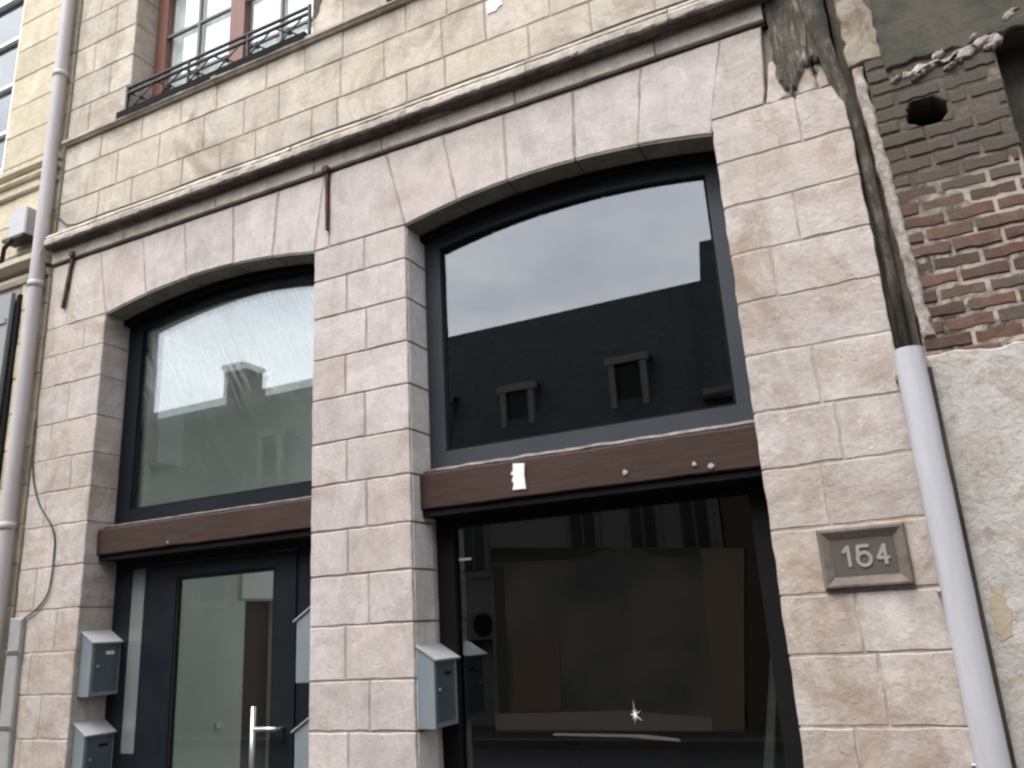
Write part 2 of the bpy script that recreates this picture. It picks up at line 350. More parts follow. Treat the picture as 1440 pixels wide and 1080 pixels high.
stones(old, OR1, XR, rz, lambda i: [(-.30, -.10, -.36, -.2)[i % 4] + U(-.05, .05)] if i not in (9, 12) else [], jit=.005)
# big blocks beside the arches
old.prism([(OR1 + GAP + .002, 4.42 + GAP), (-.32, 4.42 + GAP), (-.30, 4.50), (-.26, ZB), (-.503 + GAP, ZB), (OR1 + GAP, 4.44)], 0, .31, .006, .003, .08, .002)
old.prism([(-.31, 4.42 + GAP), (-.02, 4.42 + GAP), (-.02, 4.70), (-.25, 4.70), (-.29, 4.5)], .012, .31, .012, .012, .05, .002)
old.prism([(-.012, 4.42 + GAP), (.10, 4.42 + GAP), (.06, 4.68), (-.012, 4.69)], .02, .31, .012, .012, .05, .002)
ash.prism([(-3.45 + GAP, 4.335 + GAP), (-2.79 - .006, 4.335 + GAP), (-2.79 - .01, 4.345), (-2.94 - GAP, ZB), (-3.45 + GAP, ZB)], 0, .31, .006, .002, .08, .002)
ash.prism([(-3.59 + .012, 4.335 + GAP), (-3.45 - GAP, 4.335 + GAP), (-3.45 - GAP, ZB), (-3.50, ZB), (-3.50 - .0, 4.92)], 0, .31, .006, .002, .08, .002)
lft.prism([(XL + GAP, 4.335 + GAP), (-6.30 - GAP, 4.335 + GAP), (-6.30 - GAP, ZB), (XL + GAP, ZB)], 0, .31, .006, .003, .08, .002)
lft.prism([(-6.30 + GAP, 4.335 + GAP), (OL0 - .006, 4.335 + GAP), (OL0 - .012, 4.35), (-5.944 - GAP, ZB), (-6.30 + GAP, ZB)], 0, .31, .006, .002, .08, .002)
ash.build('middle_pier', M['stone'], house)
old.build('weathered_pier', M['stone_old'], house)
lft.build('weathered_pier', M['stone_old'], house)

def arch(a, b, low, up):
    mb = MB()
    for i in range(len(low) - 1):
        l0, l1, u0, u1 = low[i] + GAP, low[i+1] - GAP, up[i] + GAP, up[i+1] - GAP
        n = 5
        p = [(l0 + (l1 - l0) * j / n, zarc(l0 + (l1 - l0) * j / n, a, b)) for j in range(n + 1)] + [(u1, ZB), (u0, ZB)]
        mb.prism(p, U(-.004, .004), .31, .007, .0042, .05, .002)
    mb.build('arch', M['stone'], house)
arch(OR0, OR1, [OR0, -2.371, -1.984, -1.50, -1.08, OR1], [-2.94, -2.464, -1.983, -1.475, -1.006, -.503])
arch(OL0, OL1, [OL0, -5.334, -4.878, -4.38, -3.99, OL1], [-5.944, -5.425, -4.935, -4.405, -3.945, -3.50])

def soffit(a, b, low):  # added olive lining; its dark tone paints in the soffit's shade
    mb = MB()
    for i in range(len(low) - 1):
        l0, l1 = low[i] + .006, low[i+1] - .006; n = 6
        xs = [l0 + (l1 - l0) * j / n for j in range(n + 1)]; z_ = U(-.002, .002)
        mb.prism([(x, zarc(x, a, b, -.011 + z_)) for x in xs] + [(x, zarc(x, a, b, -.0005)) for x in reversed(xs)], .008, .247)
    mb.build('soffit_shade_lining', M['olive_shade'], house)
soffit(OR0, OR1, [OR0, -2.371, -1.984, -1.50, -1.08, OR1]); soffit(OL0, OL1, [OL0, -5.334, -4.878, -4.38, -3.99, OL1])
mb = MB()
for i in range(len(pz) - 1):
    if 2.29 < pz[i] < 2.3: continue
    zt = min(pz[i+1], 4.325)
    mb.box(OR0 - .002, OR0 + .0035, .016 + U(0, .006), .245, pz[i] + .008, zt - .008)
mb.build('pale_reveal', M['pale_stone'], house)  # paler facing on the middle pier's right reveal
# mortar bed behind the stones: joints show it 7 mm back
bed = MB(); J = .0065; JX = .013
bed.box(OL1 + JX, OR0 - JX, J, .5, 0.02, 4.40)
bed2 = MB(); bed2.box(OR1 + JX, XR - .012, .0045, .5, 0.02, 4.40); bed2.build('pale_mortar_bed', M['mortar_pale'], house)
bed2 = MB(); bed2.box(XL + .01, OL0 - JX, .0045, .5, 0.02, 4.40); bed2.build('pale_mortar_bed', M['mortar_pale'], house)
def spandrel(a, b, lo, hi):
    n = 24
    p = [(a + (b - a) * j / n, zarc(a + (b - a) * j / n, a, b, JX)) for j in range(n + 1)] + [(b, 4.42), (hi, 4.42), (hi, 4.95), (lo, 4.95), (lo, 4.42), (a, 4.42)]
    # two pieces keep the polygon simple
    bed.prism([(x, z) for x, z in p[:n + 1]] + [(b, 4.95), (a, 4.95)], J, .5)
spandrel(OL0 - JX, OL1 + JX, 0, 0); spandrel(OR0 - JX, OR1 + JX, 0, 0)
for (a, b) in ((XL + .01, OL0 - JX), (OL1 + JX, OR0 - JX)):
    bed.box(a, b, J, .5, 4.40, 4.95)
bed.box(OR1 + JX, -.31, J, .5, 4.40, 4.95); bed.box(-.31, .09, .05, .5, 4.40, 4.95)
bed.build('mortar_bed', M['mortar'], house)

# drip line, band and cornice
CR = -.235
mb = MB(); mb.box(XL, CR, .012, .5, 4.95, 4.972); mb.build('drip_groove', M['joint_dark'], house)
mb = MB(); x = XL; rnd = [.93, 1.05, 1.0, .62, 1.08, .98, 1.0, .9]; i = 0
while x < CR - .05:
    x2 = min(CR, x + rnd[i % 8]); i += 1
    if CR - x2 < .2: x2 = CR
    mb.prism([(x + .003, 4.972), (x2 - .003, 4.972), (x2 - .003, 5.092), (x + .003, 5.0925)], -.026, .5, .006, .002, .08, .002); x = x2
mb.build('flat_band', M['stone_trim'], house)
mb = MB(); x = XL; i = 0
while x < CR + .02:
    x2 = min(CR + .1, x + rnd[(i + 3) % 8] * 1.05); i += 1
    if CR + .1 - x2 < .3: x2 = CR + .1
    o = U(-.006, .006)
    prof = [(.1, 5.094), (-.024, 5.094), (-.05, 5.100), (-.085 + o, 5.106), (-.108 + o, 5.115), (-.116 + o, 5.13), (-.116 + o, 5.165), (-.104 + o, 5.185), (-.110 + o, 5.195), (-.102 + o, 5.218), (-.08, 5.238), (-.05, 5.262), (.0, 5.275), (.1, 5.275)]
    mb.profile(prof, x + .003, x2 - .003, .025, .0025, worn=.016, seed=i * 7.3); x = x2
mb.build('cornice', M['stone_trim'], house)
mb = MB(); n = 330; va = []  # ragged crust that also paints in shade under the cornice lip
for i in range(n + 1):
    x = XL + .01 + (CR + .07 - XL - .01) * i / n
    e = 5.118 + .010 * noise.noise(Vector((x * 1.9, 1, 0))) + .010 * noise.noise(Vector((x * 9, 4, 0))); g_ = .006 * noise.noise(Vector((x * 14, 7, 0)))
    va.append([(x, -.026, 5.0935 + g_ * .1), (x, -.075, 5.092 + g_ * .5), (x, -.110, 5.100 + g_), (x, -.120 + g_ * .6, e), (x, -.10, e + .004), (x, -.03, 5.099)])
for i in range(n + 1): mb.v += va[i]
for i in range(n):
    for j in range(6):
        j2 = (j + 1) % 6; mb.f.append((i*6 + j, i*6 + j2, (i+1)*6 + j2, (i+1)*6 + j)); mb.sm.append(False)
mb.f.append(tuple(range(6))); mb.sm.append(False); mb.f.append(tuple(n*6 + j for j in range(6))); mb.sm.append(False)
mb.build('soot_shade_crust', M['soot_shade'], house)
# eroded dark stump where the cornice breaks off at the corner
mb = MB()
lowe = [(-.215 + .30 * q / 24, 4.60 - .16 * math.exp(-((q - 5) / 5.0) ** 2) + .035 * noise.noise(Vector((q * .9, 3, 1))) + .02 * noise.noise(Vector((q * 2.3, 8, 1)))) for q in range(25)]
mb.prism(lowe + [(.10, 5.2), (.1, 6.2), (-.20, 6.2), (-.215, 5.3), (-.225, 4.98)], -.018, .2, .016, .010, .05, .004)
erod = mb.build('eroded_corner', M['streak'], house)

# upper wall
WL0, WL1 = -5.74, -3.64; DX = 2.95; WT = 8.35; WS = 6.26
up = MB()
uz = [5.27, 5.585, 5.93, 6.19]
ux = [XL, -6.10, -5.62, -5.05, -4.62, -4.22, -3.7, -3.30, -2.72, -2.36, -1.78, -1.25, -.78, -.30, .1]
for i in range(3):
    xs = [XL] + [x + (0, .27, .05)[i] + U(-.09, .09) for x in ux[1:-1]] + [.1]
    xs = [x for x in xs if x <= -.05] + [.1]
    for a, b in zip(xs[:-1], xs[1:]):
        zz = [uz[i] + GAP, uz[i+1] - GAP]
        up.prism([(a + GAP, zz[0] + U(-.003, .003)), (b - GAP, zz[0] + U(-.003, .003)), (b - GAP, zz[1] + U(-.003, .003)), (a + GAP, zz[1] + U(-.003, .003))], 0, .3, .006, .003, .08, .002)
zs = [6.245 + .0, 6.60, 6.94, 7.28, 7.62, 7.96, 8.30, 8.64, 8.98, 9.32]
for (a, b) in ((XL, WL0), (WL1, WL0 + DX), (WL1 + DX, .1)):
    for i in range(len(zs) - 1):
        if zs[i] > WT: continue
        top = min(zs[i+1], WT); m = (a + b) / 2 + (.13 if i % 2 else -.13) + U(-.03, .03)
        for c, d in ((a, m), (m, b)):
            up.prism(rect(c + GAP, d - GAP, zs[i] + GAP, top - GAP), 0, .3, .006, .003, .08, .002)
for i in range(8):
    a = XL + (.1 - XL) * i / 8; b = XL + (.1 - XL) * (i + 1) / 8
    up.prism(rect(a + GAP, b - GAP, WT + GAP, 8.8), 0, .3, .006, .003, .1, .003)
    up.prism(rect(a + GAP, b - GAP, 8.81, 9.3), 0, .3, .006, .003, .1, .003)
up.build('upper_wall', M['stone_up'], house)
mb = MB()
mb.box(XL + .01, .09, J, .5, 5.26, 6.245)
for (a, b) in ((XL + .01, WL0 - JX), (WL1 + JX, WL0 + DX - JX), (WL1 + DX + JX, .09)): mb.box(a, b, J, .5, 6.245, WT)
mb.box(XL + .01, .09, J, .5, WT + J, 9.29); mb.build('upper_mortar_bed', M['mortar'], house)
mb = MB(); x = XL; i = 0
while x < .05:
    x2 = min(.1, x + rnd[(i + 5) % 8] * .95); i += 1
    if .1 - x2 < .3: x2 = .1
    mb.profile([(.1, 6.192), (-.025, 6.192), (-.032, 6.205), (-.05, 6.212), (-.052, 6.238), (-.03, 6.247), (.1, 6.247)], x + .003, x2 - .003, .05, .001, worn=.006, seed=i * 3.3); x = x2
mb.build('sill_course', M['stone_up'], house)
# plaster smears
mb = MB(); pts = []
for q in range(14):
    a = 2 * math.pi * q / 14; rr = U(.6, 1.1); pts.append((-2.0 + .085 * rr * math.cos(a), 5.86 + .075 * rr * math.sin(a)))
mb.prism(pts, -.008, .01, .005); mb.build('white_plaster_patch', M['white'], house)
mb = MB(); mb.prism([(-3.625, 6.43), (-3.60, 6.42), (-3.57, 6.47), (-3.52, 6.62), (-3.47, 6.75), (-3.44, 6.95), (-3.45, 7.3), (-3.625, 7.3)], -.006, .01, .003, .008, .04); mb.build('soot_stain', M['grime'], house)

# shell of the building: party walls, floors, roof
mb = MB()
mb.box(-6.55, -6.40, .5, 3.4, 0, 9.3); mb.box(-.03, .09, .5, 3.4, 0, 9.3); mb.box(-6.55, .09, 3.4, 3.6, 4.72, 9.3); mb.box(-3.26, .09, 3.4, 3.6, 0, 4.72)
mb.box(-6.40, -.03, .5, 3.4, 4.72, 4.94); mb.box(-6.40, -.03, .5, 3.4, 9.2, 9.3)
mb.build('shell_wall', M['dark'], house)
mb = MB(); mb.profile([(-.35, 9.31), (3.8, 9.31), (1.8, 11.0)], -6.6, .15, 2.0); mb.build('roof', M['slate'], house)
# hall behind the left opening, its back left open to brighten it
mb = MB()
mb.box(-6.40, -6.30, .5, 2.30, 0.02, 4.7); mb.box(-6.40, -6.30, 2.30, 2.77, 2.0, 4.7); mb.box(-6.40, -6.30, 2.77, 3.38, 0.02, 4.7)
mb.box(-3.26, -3.14, .5, 3.38, 0.02, 4.7); mb.box(-6.30, -3.26, 3.25, 3.35, .02, .25)
mb.box(-6.30, -5.80 - J, .5, .52, .02, 4.45); mb.box(-3.59 + J, -3.26, .5, .52, .02, 4.45)
mb.build('hall_wall', M['hall'], house)
mb = MB(); mb.box(-6.30, -3.26, .5, 3.38, 4.55, 4.7); mb.build('hall_ceiling', M['hallw'], house)
mb = MB(); mb.box(-6.30, -6.15, .93, 1.22, 3.24, 4.25); mb.build('boxed_duct', M['hallw'], house)
mb = MB(); mb.box(-6.30, -6.27, 2.22, 2.85, 2.02, 2.33); mb.build('door_head', M['hallw'], house)
mb = MB(); mb.box(-6.40, -3.14, .34, 3.38, -.02, .02); mb.build('hall_floor', M['floor'], house)
mb = MB(); mb.bevbox(-6.30, -6.285, 1.95, 2.04, .80, .86, .003); mb.build('wall_switch', M['white'], house)
mb = MB(); mb.box(-9.5, .5, 9.0, 9.2, -.1, 2.6); mb.build('added_yard_wall', M['plaster'], house)  # unseen wall added behind the hall, low to let sky light in
# shop behind the right opening
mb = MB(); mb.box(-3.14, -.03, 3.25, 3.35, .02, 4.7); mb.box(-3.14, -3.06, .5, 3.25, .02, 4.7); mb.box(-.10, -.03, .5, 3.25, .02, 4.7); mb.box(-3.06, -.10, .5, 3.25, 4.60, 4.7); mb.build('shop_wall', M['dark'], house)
mb = MB(); mb.box(-3.14, -.03, .5, 3.25, -.02, .02); mb.build('shop_floor', M['floor'], house)

# transom windows
def transom(a, b, name_mat, zb0, zb1, ends, rise, jl, jr):
    y0, y1 = .25, .32
    a0, b0 = a + .004, b - .004
    w = None
    mb = MB(); n = 20
    xi0, xi1 = a + jl, b - jr
    def zi(x):
        t = (x - (xi0 + xi1) / 2) / ((xi1 - xi0) / 2); return ends + rise * (1 - t * t)
    mb.box(a0, xi0, y0, y1, zb0, zi(xi0) + .001); mb.box(xi1, b0, y0, y1, zb0, zi(xi1) + .001)
    mb.box(xi0, xi1, y0, y1, zb0, zb1)
    head = [(a0, zi(xi0) + .001), (xi0, zi(xi0) + .001)] + [(xi0 + (xi1 - xi0) * j / n, zi(xi0 + (xi1 - xi0) * j / n)) for j in range(1, n)] + [(xi1, zi(xi1) + .001), (b0, zi(xi1) + .001)]
    head += [(b0 + (a0 - b0) * j / n, zarc(b0 + (a0 - b0) * j / n, a, b, -.004)) for j in range(n + 1)]
    mb.prism(head, y0, y1)
    w = mb.build('transom_window', M[name_mat], house)
    # inner bead
    g = MB(); d = .018
    g.box(xi0 + .0005, xi0 + d, y0 + .022, y1 - .002, zb1 + .0005, zi(xi0)); g.box(xi1 - d, xi1 - .0005, y0 + .022, y1 - .002, zb1 + .0005, zi(xi1))
    g.box(xi0 + d, xi1 - d, y0 + .022, y1 - .002, zb1 + .0005, zb1 + d); g.build('glazing_bead', M['black'], w)
    g = MB(); g.prism([(xi0 + .002, zb1 + .002), (xi1 - .002, zb1 + .002)] + [(xi1 - .002 + (xi0 - xi1 + .004) * j / n, zi(xi1 - .002 + (xi0 - xi1 + .004) * j / n) - .001) for j in range(n + 1)], .284, .290)
    g.build('pane', M['glass_dark'] if name_mat == 'frame_grey' else M['glass_smear'], w)
    if name_mat == 'frame':
        g = MB(); g.prism([(xi0 + .002, zb1 + .002), (xi1 - .002, zb1 + .002)] + [(xi1 - .002 + (xi0 - xi1 + .004) * j / n, zi(xi1 - .002 + (xi0 - xi1 + .004) * j / n) - .001) for j in range(n + 1)], .300, .304)
        g.v = [(x, y + (z - zb1) * .0078, z) for x, y, z in g.v]
        g.build('inner_pane', M['glass_inner'], w)
    # black strip painting in the shade under the soffit
    g = MB()
    g.prism([(a0 + (b0 - a0) * j / n, zarc(a0 + (b0 - a0) * j / n, a, b, -.058)) for j in range(n + 1)] + [(b0 + (a0 - b0) * j / n, zarc(b0 + (a0 - b0) * j / n, a, b, -.015)) for j in range(n + 1)], .185, .248)
    g.build('head_shade_strip', M['black'], w)
transom(OR0, OR1, 'frame_grey', 2.57, 2.735, 4.225, .085, .125, .115)
transom(OL0, OL1, 'frame', 2.52, 2.668, 4.215, .095, .165, .13)

# timber beams with a worn plaster bead on top
def beam(a, b, z0, z1, ztop, spots):
    mb = MB(); n = 40; prof = [(.112, z0), (.105, z0 + .008), (.105, z1 - .01), (.112, z1), (.40, z1), (.40, z0)]
    k0 = len(mb.v); mb.profile(prof, a + .002, b - .002, .05)
    mb.v = [(x, y + .006 * noise.noise(Vector((x * 2.1, z * 6, 3))), z + .005 * noise.noise(Vector((x * 1.7, y, 9))) + .003 * noise.noise(Vector((x * 7, y, z * 5)))) for (x, y, z) in mb.v]
    bm_ = mb.build('timber_beam', M['timber'], house)
    g = MB(); g.profile([(.16, z1 + .004), (.15, z1 + .02), (.19, ztop), (.248, ztop + .006), (.248, z1 + .004)], a + .006, b - .006, .03)
    g.v = [(x, y + .010 * noise.noise(Vector((x * 9, z * 9, 1))), z + (.005 * noise.noise(Vector((x * 8, y * 5, 5))) if z > z1 + .01 else 0)) for (x, y, z) in g.v]
    g.build('plaster_bead', M['bead'], bm_)
    for (x, z, r) in spots:
        s = MB(); s.prism([(x + r * math.cos(t * .7854) * U(.7, 1.2), z + r * math.sin(t * .7854) * U(.7, 1.2)) for t in range(8)], .096, .112, .004); s.build('paint_splash', M['conduit'], bm_)
    s = MB(); s.box(a + .004, b - .004, .13, .40, z0 - .045, z0 - .006); s.build('under_strip', M['black'], bm_)
    return bm_
beam(OR0, OR1, 2.342, 2.575, 2.618, [(-1.40, 2.405, .016), (-.995, 2.398, .015), (-.905, 2.375, .017)])
beam(OL0, OL1, 2.315, 2.52, 2.555, [(-5.02, 2.345, .010)])

# entrance door and sidelight
ent = MB(); y0, y1 = .30, .38
HB = 2.27
ent.box(OL0 + .004, -5.609, y0, y1, 0.02, HB); ent.box(-5.609, -5.46, y0, y1, 2.195, HB); ent.box(-5.609, -5.46, y0, y1, .02, .84); ent.box(-5.46, -5.405, y0, y1, .02, HB)
ent.box(-5.405, -3.94, y0, y1, 2.215, HB); ent.box(-3.94, OL1 - .004, y0, y1, .02, HB)
door = ent.build('entrance', M['frame'], house)
mb = MB(); mb.box(-5.607, -5.462, .307, .313, .842, 2.193); mb.build('sidelight_pane', M['frosted'], door)
lf = MB(); ly0, ly1 = .288, .35
lf.box(-5.40, -5.11, ly0, ly1, .03, 2.208); lf.box(-4.135, -3.945, ly0, ly1, .03, 2.208); lf.box(-5.11, -4.135, ly0, ly1, 2.10, 2.208); lf.box(-5.11, -4.135, ly0, ly1, .03, .30)
leaf = lf.build('door_leaf', M['frame'], door)
mb = MB(); mb.box(-5.108, -4.137, .315, .323, .302, 2.098); mb.build('door_pane', M['glass'], door)
mb = MB()
for (a, b, c, d) in ((-5.109, -5.085, .302, 2.098), (-4.16, -4.136, .302, 2.098), (-5.085, -4.16, 2.075, 2.098)): mb.box(a, b, .296, .314, c, d)
mb.build('glazing_seal', M['black'], door)
h = MB()
h.tube([(-4.235, .215, .35), (-4.235, .215, 1.165)], .0165, 14)
h.tube([(-4.225, .215, 1.02), (-4.02, .215, 1.02)], .0155, 12); h.tube([(-4.03, .215, 1.02), (-4.03, .288, 1.02)], .012, 10)
h.tube([(-4.235, .215, .45), (-4.06, .215, .45)], .015, 12); h.tube([(-4.07, .215, .45), (-4.07, .288, .45)], .012, 10)
h.build('pull_handle', M['steel'], door)

# shop window under the right beam
sw = MB()
sw.box(OR0 + .004, -2.665, .30, .37, .02, 2.297); sw.box(-.76, OR1 - .004, .30, .37, .02, 2.297); sw.box(-2.665, -.76, .30, .37, 2.235, 2.297); sw.box(-2.665, -.76, .30, .37, .02, .35)
shopw = sw.build('shop_window', M['black'], house)
mb = MB(); mb.box(-2.663, -.762, .338, .346, .352, 2.233); mb.build('pane', M['glass_dark'], shopw)

# upper casement windows (two, the right one mostly above the picture)
def casement(dx, label=None):
    a, b = WL0 + dx, WL1 + dx; yf = .235
    f = MB(); z0, z1 = WS - .01, WT - .01
    f.box(a + .004, a + .135, yf, yf + .07, z0, z1); f.box(b - .135, b - .004, yf, yf + .07, z0, z1); f.box(a + .135, b - .135, yf, yf + .07, z1 - .13, z1); f.box(a + .135, b - .135, yf, yf + .07, z0, z0 + .10)
    c = (a + b) / 2; f.box(c - .085, c + .085, yf - .008, yf + .07, z0 + .10, z1 - .13)
    w = f.build('casement_window', M['casement'], house)
    m = MB()
    for (l, r) in ((a + .135, c - .085), (c + .085, b - .135)):
        x = (l + r) / 2; m.box(x - .013, x + .013, yf + .012, yf + .045, z0 + .10, z1 - .13)
        for zz in (6.72, 7.24, 7.74):
            m.box(l, x - .013, yf + .014, yf + .043, zz - .013, zz + .013); m.box(x + .013, r, yf + .014, yf + .043, zz - .013, zz + .013)
    m.build('glazing_bar', M['muntin'], w)
    g = MB()
    for (l, r) in ((a + .135, c - .085), (c + .085, b - .135)): g.box(l, r, yf + .050, yf + .055, z0 + .10, z1 - .13)
    g.build('pane', M['glass'], w)
    k = MB(); n = 90
    for (l, r) in ((a + .02, c - .01), (c + .01, b - .02)):
        pv = []
        for j in range(n + 1):
            x = l + (r - l) * j / n; pv.append((x, .335 + .018 * math.sin(j * .9) + .012 * math.sin(j * .37)))
        for j in range(n):
            k.quad([(pv[j][0], pv[j][1], z0), (pv[j+1][0], pv[j+1][1], z0), (pv[j+1][0], pv[j+1][1], z1), (pv[j][0], pv[j][1], z1)], True)
    k.build('curtain', M['curtain'], w, fix=False)
    # iron window guard
    q = MB(); gy = -.015
    q.box(a - .09, b - .03, -.055, .06, 6.225, 6.292)
    g_ = q.build('window_guard', M['black'], house)
    rail = MB()
    for zz in (6.548, 6.488): rail.box(a - .02, b + .0, gy - .013, gy + .013, zz - .011, zz + .011, .003)
    for xx in (a - .012, b - .012): rail.box(xx - .012, xx + .012, gy - .012, gy + .012, 6.286, 6.575, .002)
    for xx in (c - .3, c + .38): rail.box(xx - .009, xx + .009, gy - .009, gy + .009, 6.286, 6.54)
    rail.build('guard_rail', M['iron'], g_)
    o = MB(); m_ = 6; L = (b - a - .05) / m_
    for j in range(m_):
        x0 = a + L * j; x1 = x0 + L; xm = (x0 + x1) / 2
        o.tube([(x0 + .02, gy, 6.29), (xm - .02, gy, 6.375), (x1 - .02, gy, 6.485)], .0075, 6)
        o.tube([(x0 + .02, gy + .016, 6.485), (xm, gy + .016, 6.395), (x1 - .02, gy + .016, 6.29)], .0075, 6)
        ring = [(xm + .032 * math.cos(t * .5236), gy - .01, 6.388 + .032 * math.sin(t * .5236)) for t in range(13)]
        o.tube(ring, .006, 6, cap=False)
        o.prism([(xm + .018 * math.cos(t * .7854), 6.388 + .018 * math.sin(t * .7854)) for t in range(8)], gy - .022, gy + .02, .004)
    o.build('scrollwork', M['iron'], g_)
casement(0.0); casement(DX)

# ------------------------------------------------------------------ fixings on the facade
def tube_thing(name, label, cat, pts, r, mat, n=10, group=None):
    mb = MB(); mb.tube(pts, r, n); o = mb.build(name, mat); return tag(o, label, cat, group)
# tie anchors
def anchor(label, top, bot, w):
    t = thing('wall_anchor', label, 'wall anchor', (bot[0], -.01, bot[1]), 'rusty iron tie bars on the facade')
    m = MB(); dx, dz = top[0] - bot[0], top[1] - bot[1]; l = math.hypot(dx, dz); nx, nz = dz / l * w, -dx / l * w
    m.prism([(bot[0] - nx * .6, bot[1] - nz * .6), (bot[0] + nx * .6, bot[1] + nz * .6), (top[0] + nx, top[1] + nz), (top[0] - nx, top[1] - nz)], -.032, -.003, .004, .002, .08)
    m.build('bar', M['rust'], t)
    m = MB(); m.prism([(top[0] + .035 * math.cos(a * .7854), top[1] - .02 + .03 * math.sin(a * .7854)) for a in range(8)], -.05, -.004, .006); m.build('boss', M['rust'], t)
anchor('upright rusty iron tie bar above the pier between the two arches', (-3.462, 4.99), (-3.457, 4.47), .013)
anchor('slanting rusty iron tie bar beside the grey downpipe', (-6.27, 5.02), (-6.345, 4.50), .018)
# cables
P = [(-6.60, -.03, 5.52), (-6.52, -.02, 5.43), (-6.40, -.02, 5.325), (-6.28, -.02, 5.30)] + [(-6.2 + j * .25, -.02, 5.300 + .006 * math.sin(j * 1.3)) for j in range(1, 24)]
tube_thing('cable', 'thin black cable lying along the top of the cornice', 'cable', P, .0085, M['cable'], 6)
P = []
ctrl = [(-6.545, 3.55), (-6.52, 3.1), (-6.40, 2.80), (-6.22, 2.60), (-6.145, 2.45), (-6.14, 2.2), (-6.17, 2.04), (-6.29, 1.93), (-6.415, 1.875)]
for i in range(len(ctrl) - 1):
    p0, p1, p2, p3 = [Vector(ctrl[max(0, min(len(ctrl) - 1, i + d))]) for d in (-1, 0, 1, 2)]
    for j in range(6):
        t = j / 6; q = .5 * ((2 * p1) + (p2 - p0) * t + (2*p0 - 5*p1 + 4*p2 - p3) * t*t + (3*p1 - p0 - 3*p2 + p3) * t**3); P.append((q.x, -.012, q.y))
P.append((-6.415, -.02, 1.86))
tube_thing('loose_cable', 'thin dark cable drooping across the left pier into the grey conduit', 'cable', P, .0062, M['cable'], 6)
# conduit strip at lower left
t = thing('cable_conduit', 'grey metal cable conduit at the foot of the left pier', 'conduit', (-6.45, -.02, 0))
mb = MB(); mb.prism([(-6.545, 0.0), (-6.365, 0.0), (-6.40, 1.30), (-6.405, 1.87), (-6.545, 1.88)], -.045, -.006, .01, .002, .15); mb.build('cover', M['conduit'], t)
for z in (.5, 1.05, 1.6):
    mb = MB(); mb.box(-6.548, -6.375, -.05, -.046, z, z + .03); mb.build('strap', M['steel'], t)

# downpipes
def downpipe(label, x, y, r, z0, z1, mat, collars, lean=0.0, clips=()):
    t = thing('downpipe', label, 'drainpipe', (x, y, z0))
    m = MB(); n = 24; pts = [(x + lean * (1 - i / n) + .003 * noise.noise(Vector((i * .8, x, 0))), y, z0 + (z1 - z0) * i / n) for i in range(n + 1)]
    m.tube(pts, r, 24, cap=False)
    if z1 < 5:
        m.tube(list(reversed([(x, y, z1 - .25), (x, y, z1)])), r - .007, 24, cap=False)
        for q in range(24):
            a, b = 2 * math.pi * q / 24, 2 * math.pi * (q + 1) / 24
            m.quad([(x + rr_ * math.cos(w_), y + rr_ * math.sin(w_), z1 + .0005) for rr_, w_ in ((r - .007, a), (r, a), (r, b), (r - .007, b))])
    m.build('pipe', mat, t, fix=False)
    for z in clips:
        c = MB(); c.box(x - r - .016, x - r + .004, y - .012, y + .022, z - .012, z + .012, .003); c.box(x - r - .012, x - r - .002, y + .022, -.001, z - .006, z + .006); c.build('clip', M['steel'], t)
    for z in collars:
        c = MB(); c.tube([(x, y, z - .03), (x, y, z - .028), (x, y, z + .028), (x, y, z + .03)], [r + .001, r + .007, r + .007, r + .001], 24); c.box(x - .012, x + .012, y + r, .0, z - .015, z + .015); c.build('collar', mat, t)
downpipe('pale grey downpipe running full height between the cream house and the ashlar house', -6.665, -.075, .062, 0, 9.4, M['pipe'], (2.62, 4.78, 7.0))
downpipe('white plastic downpipe starting below the broken brick edge beside the number plate', .163, -.085, .068, 0, 2.79, M['pipe_white'], (), 0.0, (2.66, 1.63, .9))

# mailboxes
def mailbox():
    t = thing('mailbox', 'x', 'mailbox')
    d, w, h, hb = .115, .27, .395, .465
    b = MB()
    prof = [(0, 0), (d, 0), (d, h - .006), (0, hb - .006)]
    n = len(b.v)
    b.v += [(x, 0, z) for x, z in prof] + [(x, w, z) for x, z in prof]
    for f in ((0, 1, 2, 3), (7, 6, 5, 4), (0, 4, 5, 1), (3, 2, 6, 7), (0, 3, 7, 4)): b.f.append(f); b.sm.append(False)
    # front rim
    rim = .026
    b.box(d, d + .007, 0, rim, 0, h - .01); b.box(d, d + .007, w - rim, w, 0, h - .01); b.box(d, d + .007, rim, w - rim, 0, rim); b.box(d, d + .007, rim, w - rim, h - .03, h - .01)
    b.build('body', M['zinc'], t)
    r = MB(); s = (hb - h) / d
    q = [(-.0, hb), (d + .03, h - s * .03), (d + .03, h - s * .03 + .009), (0, hb + .009)]
    n = len(r.v); r.v += [(x, -.012, z) for x, z in q] + [(x, w + .012, z) for x, z in q]
    for f in ((0, 1, 2, 3), (7, 6, 5, 4), (0, 4, 5, 1), (1, 5, 6, 2), (2, 6, 7, 3), (3, 7, 4, 0)): r.f.append(f); r.sm.append(False)
    r.build('lid', M['zinc_light'], t)
    o = MB(); o.box(d - .004, d + .003, rim + .001, w - rim - .001, rim + .001, h - .031); dr = o.build('door', M['zinc_dark'], t)
    o = MB(); o.box(d + .003, d + .006, .125, .205, h - .105, h - .085, .001); o.build('slot', M['black'], dr)
    o = MB(); o.tube([(d + .003, .062, h * .53), (d + .014, .062, h * .53)], .010, 12); o.build('lock', M['steel'], dr)
    return t
mail = []
proto = mailbox()
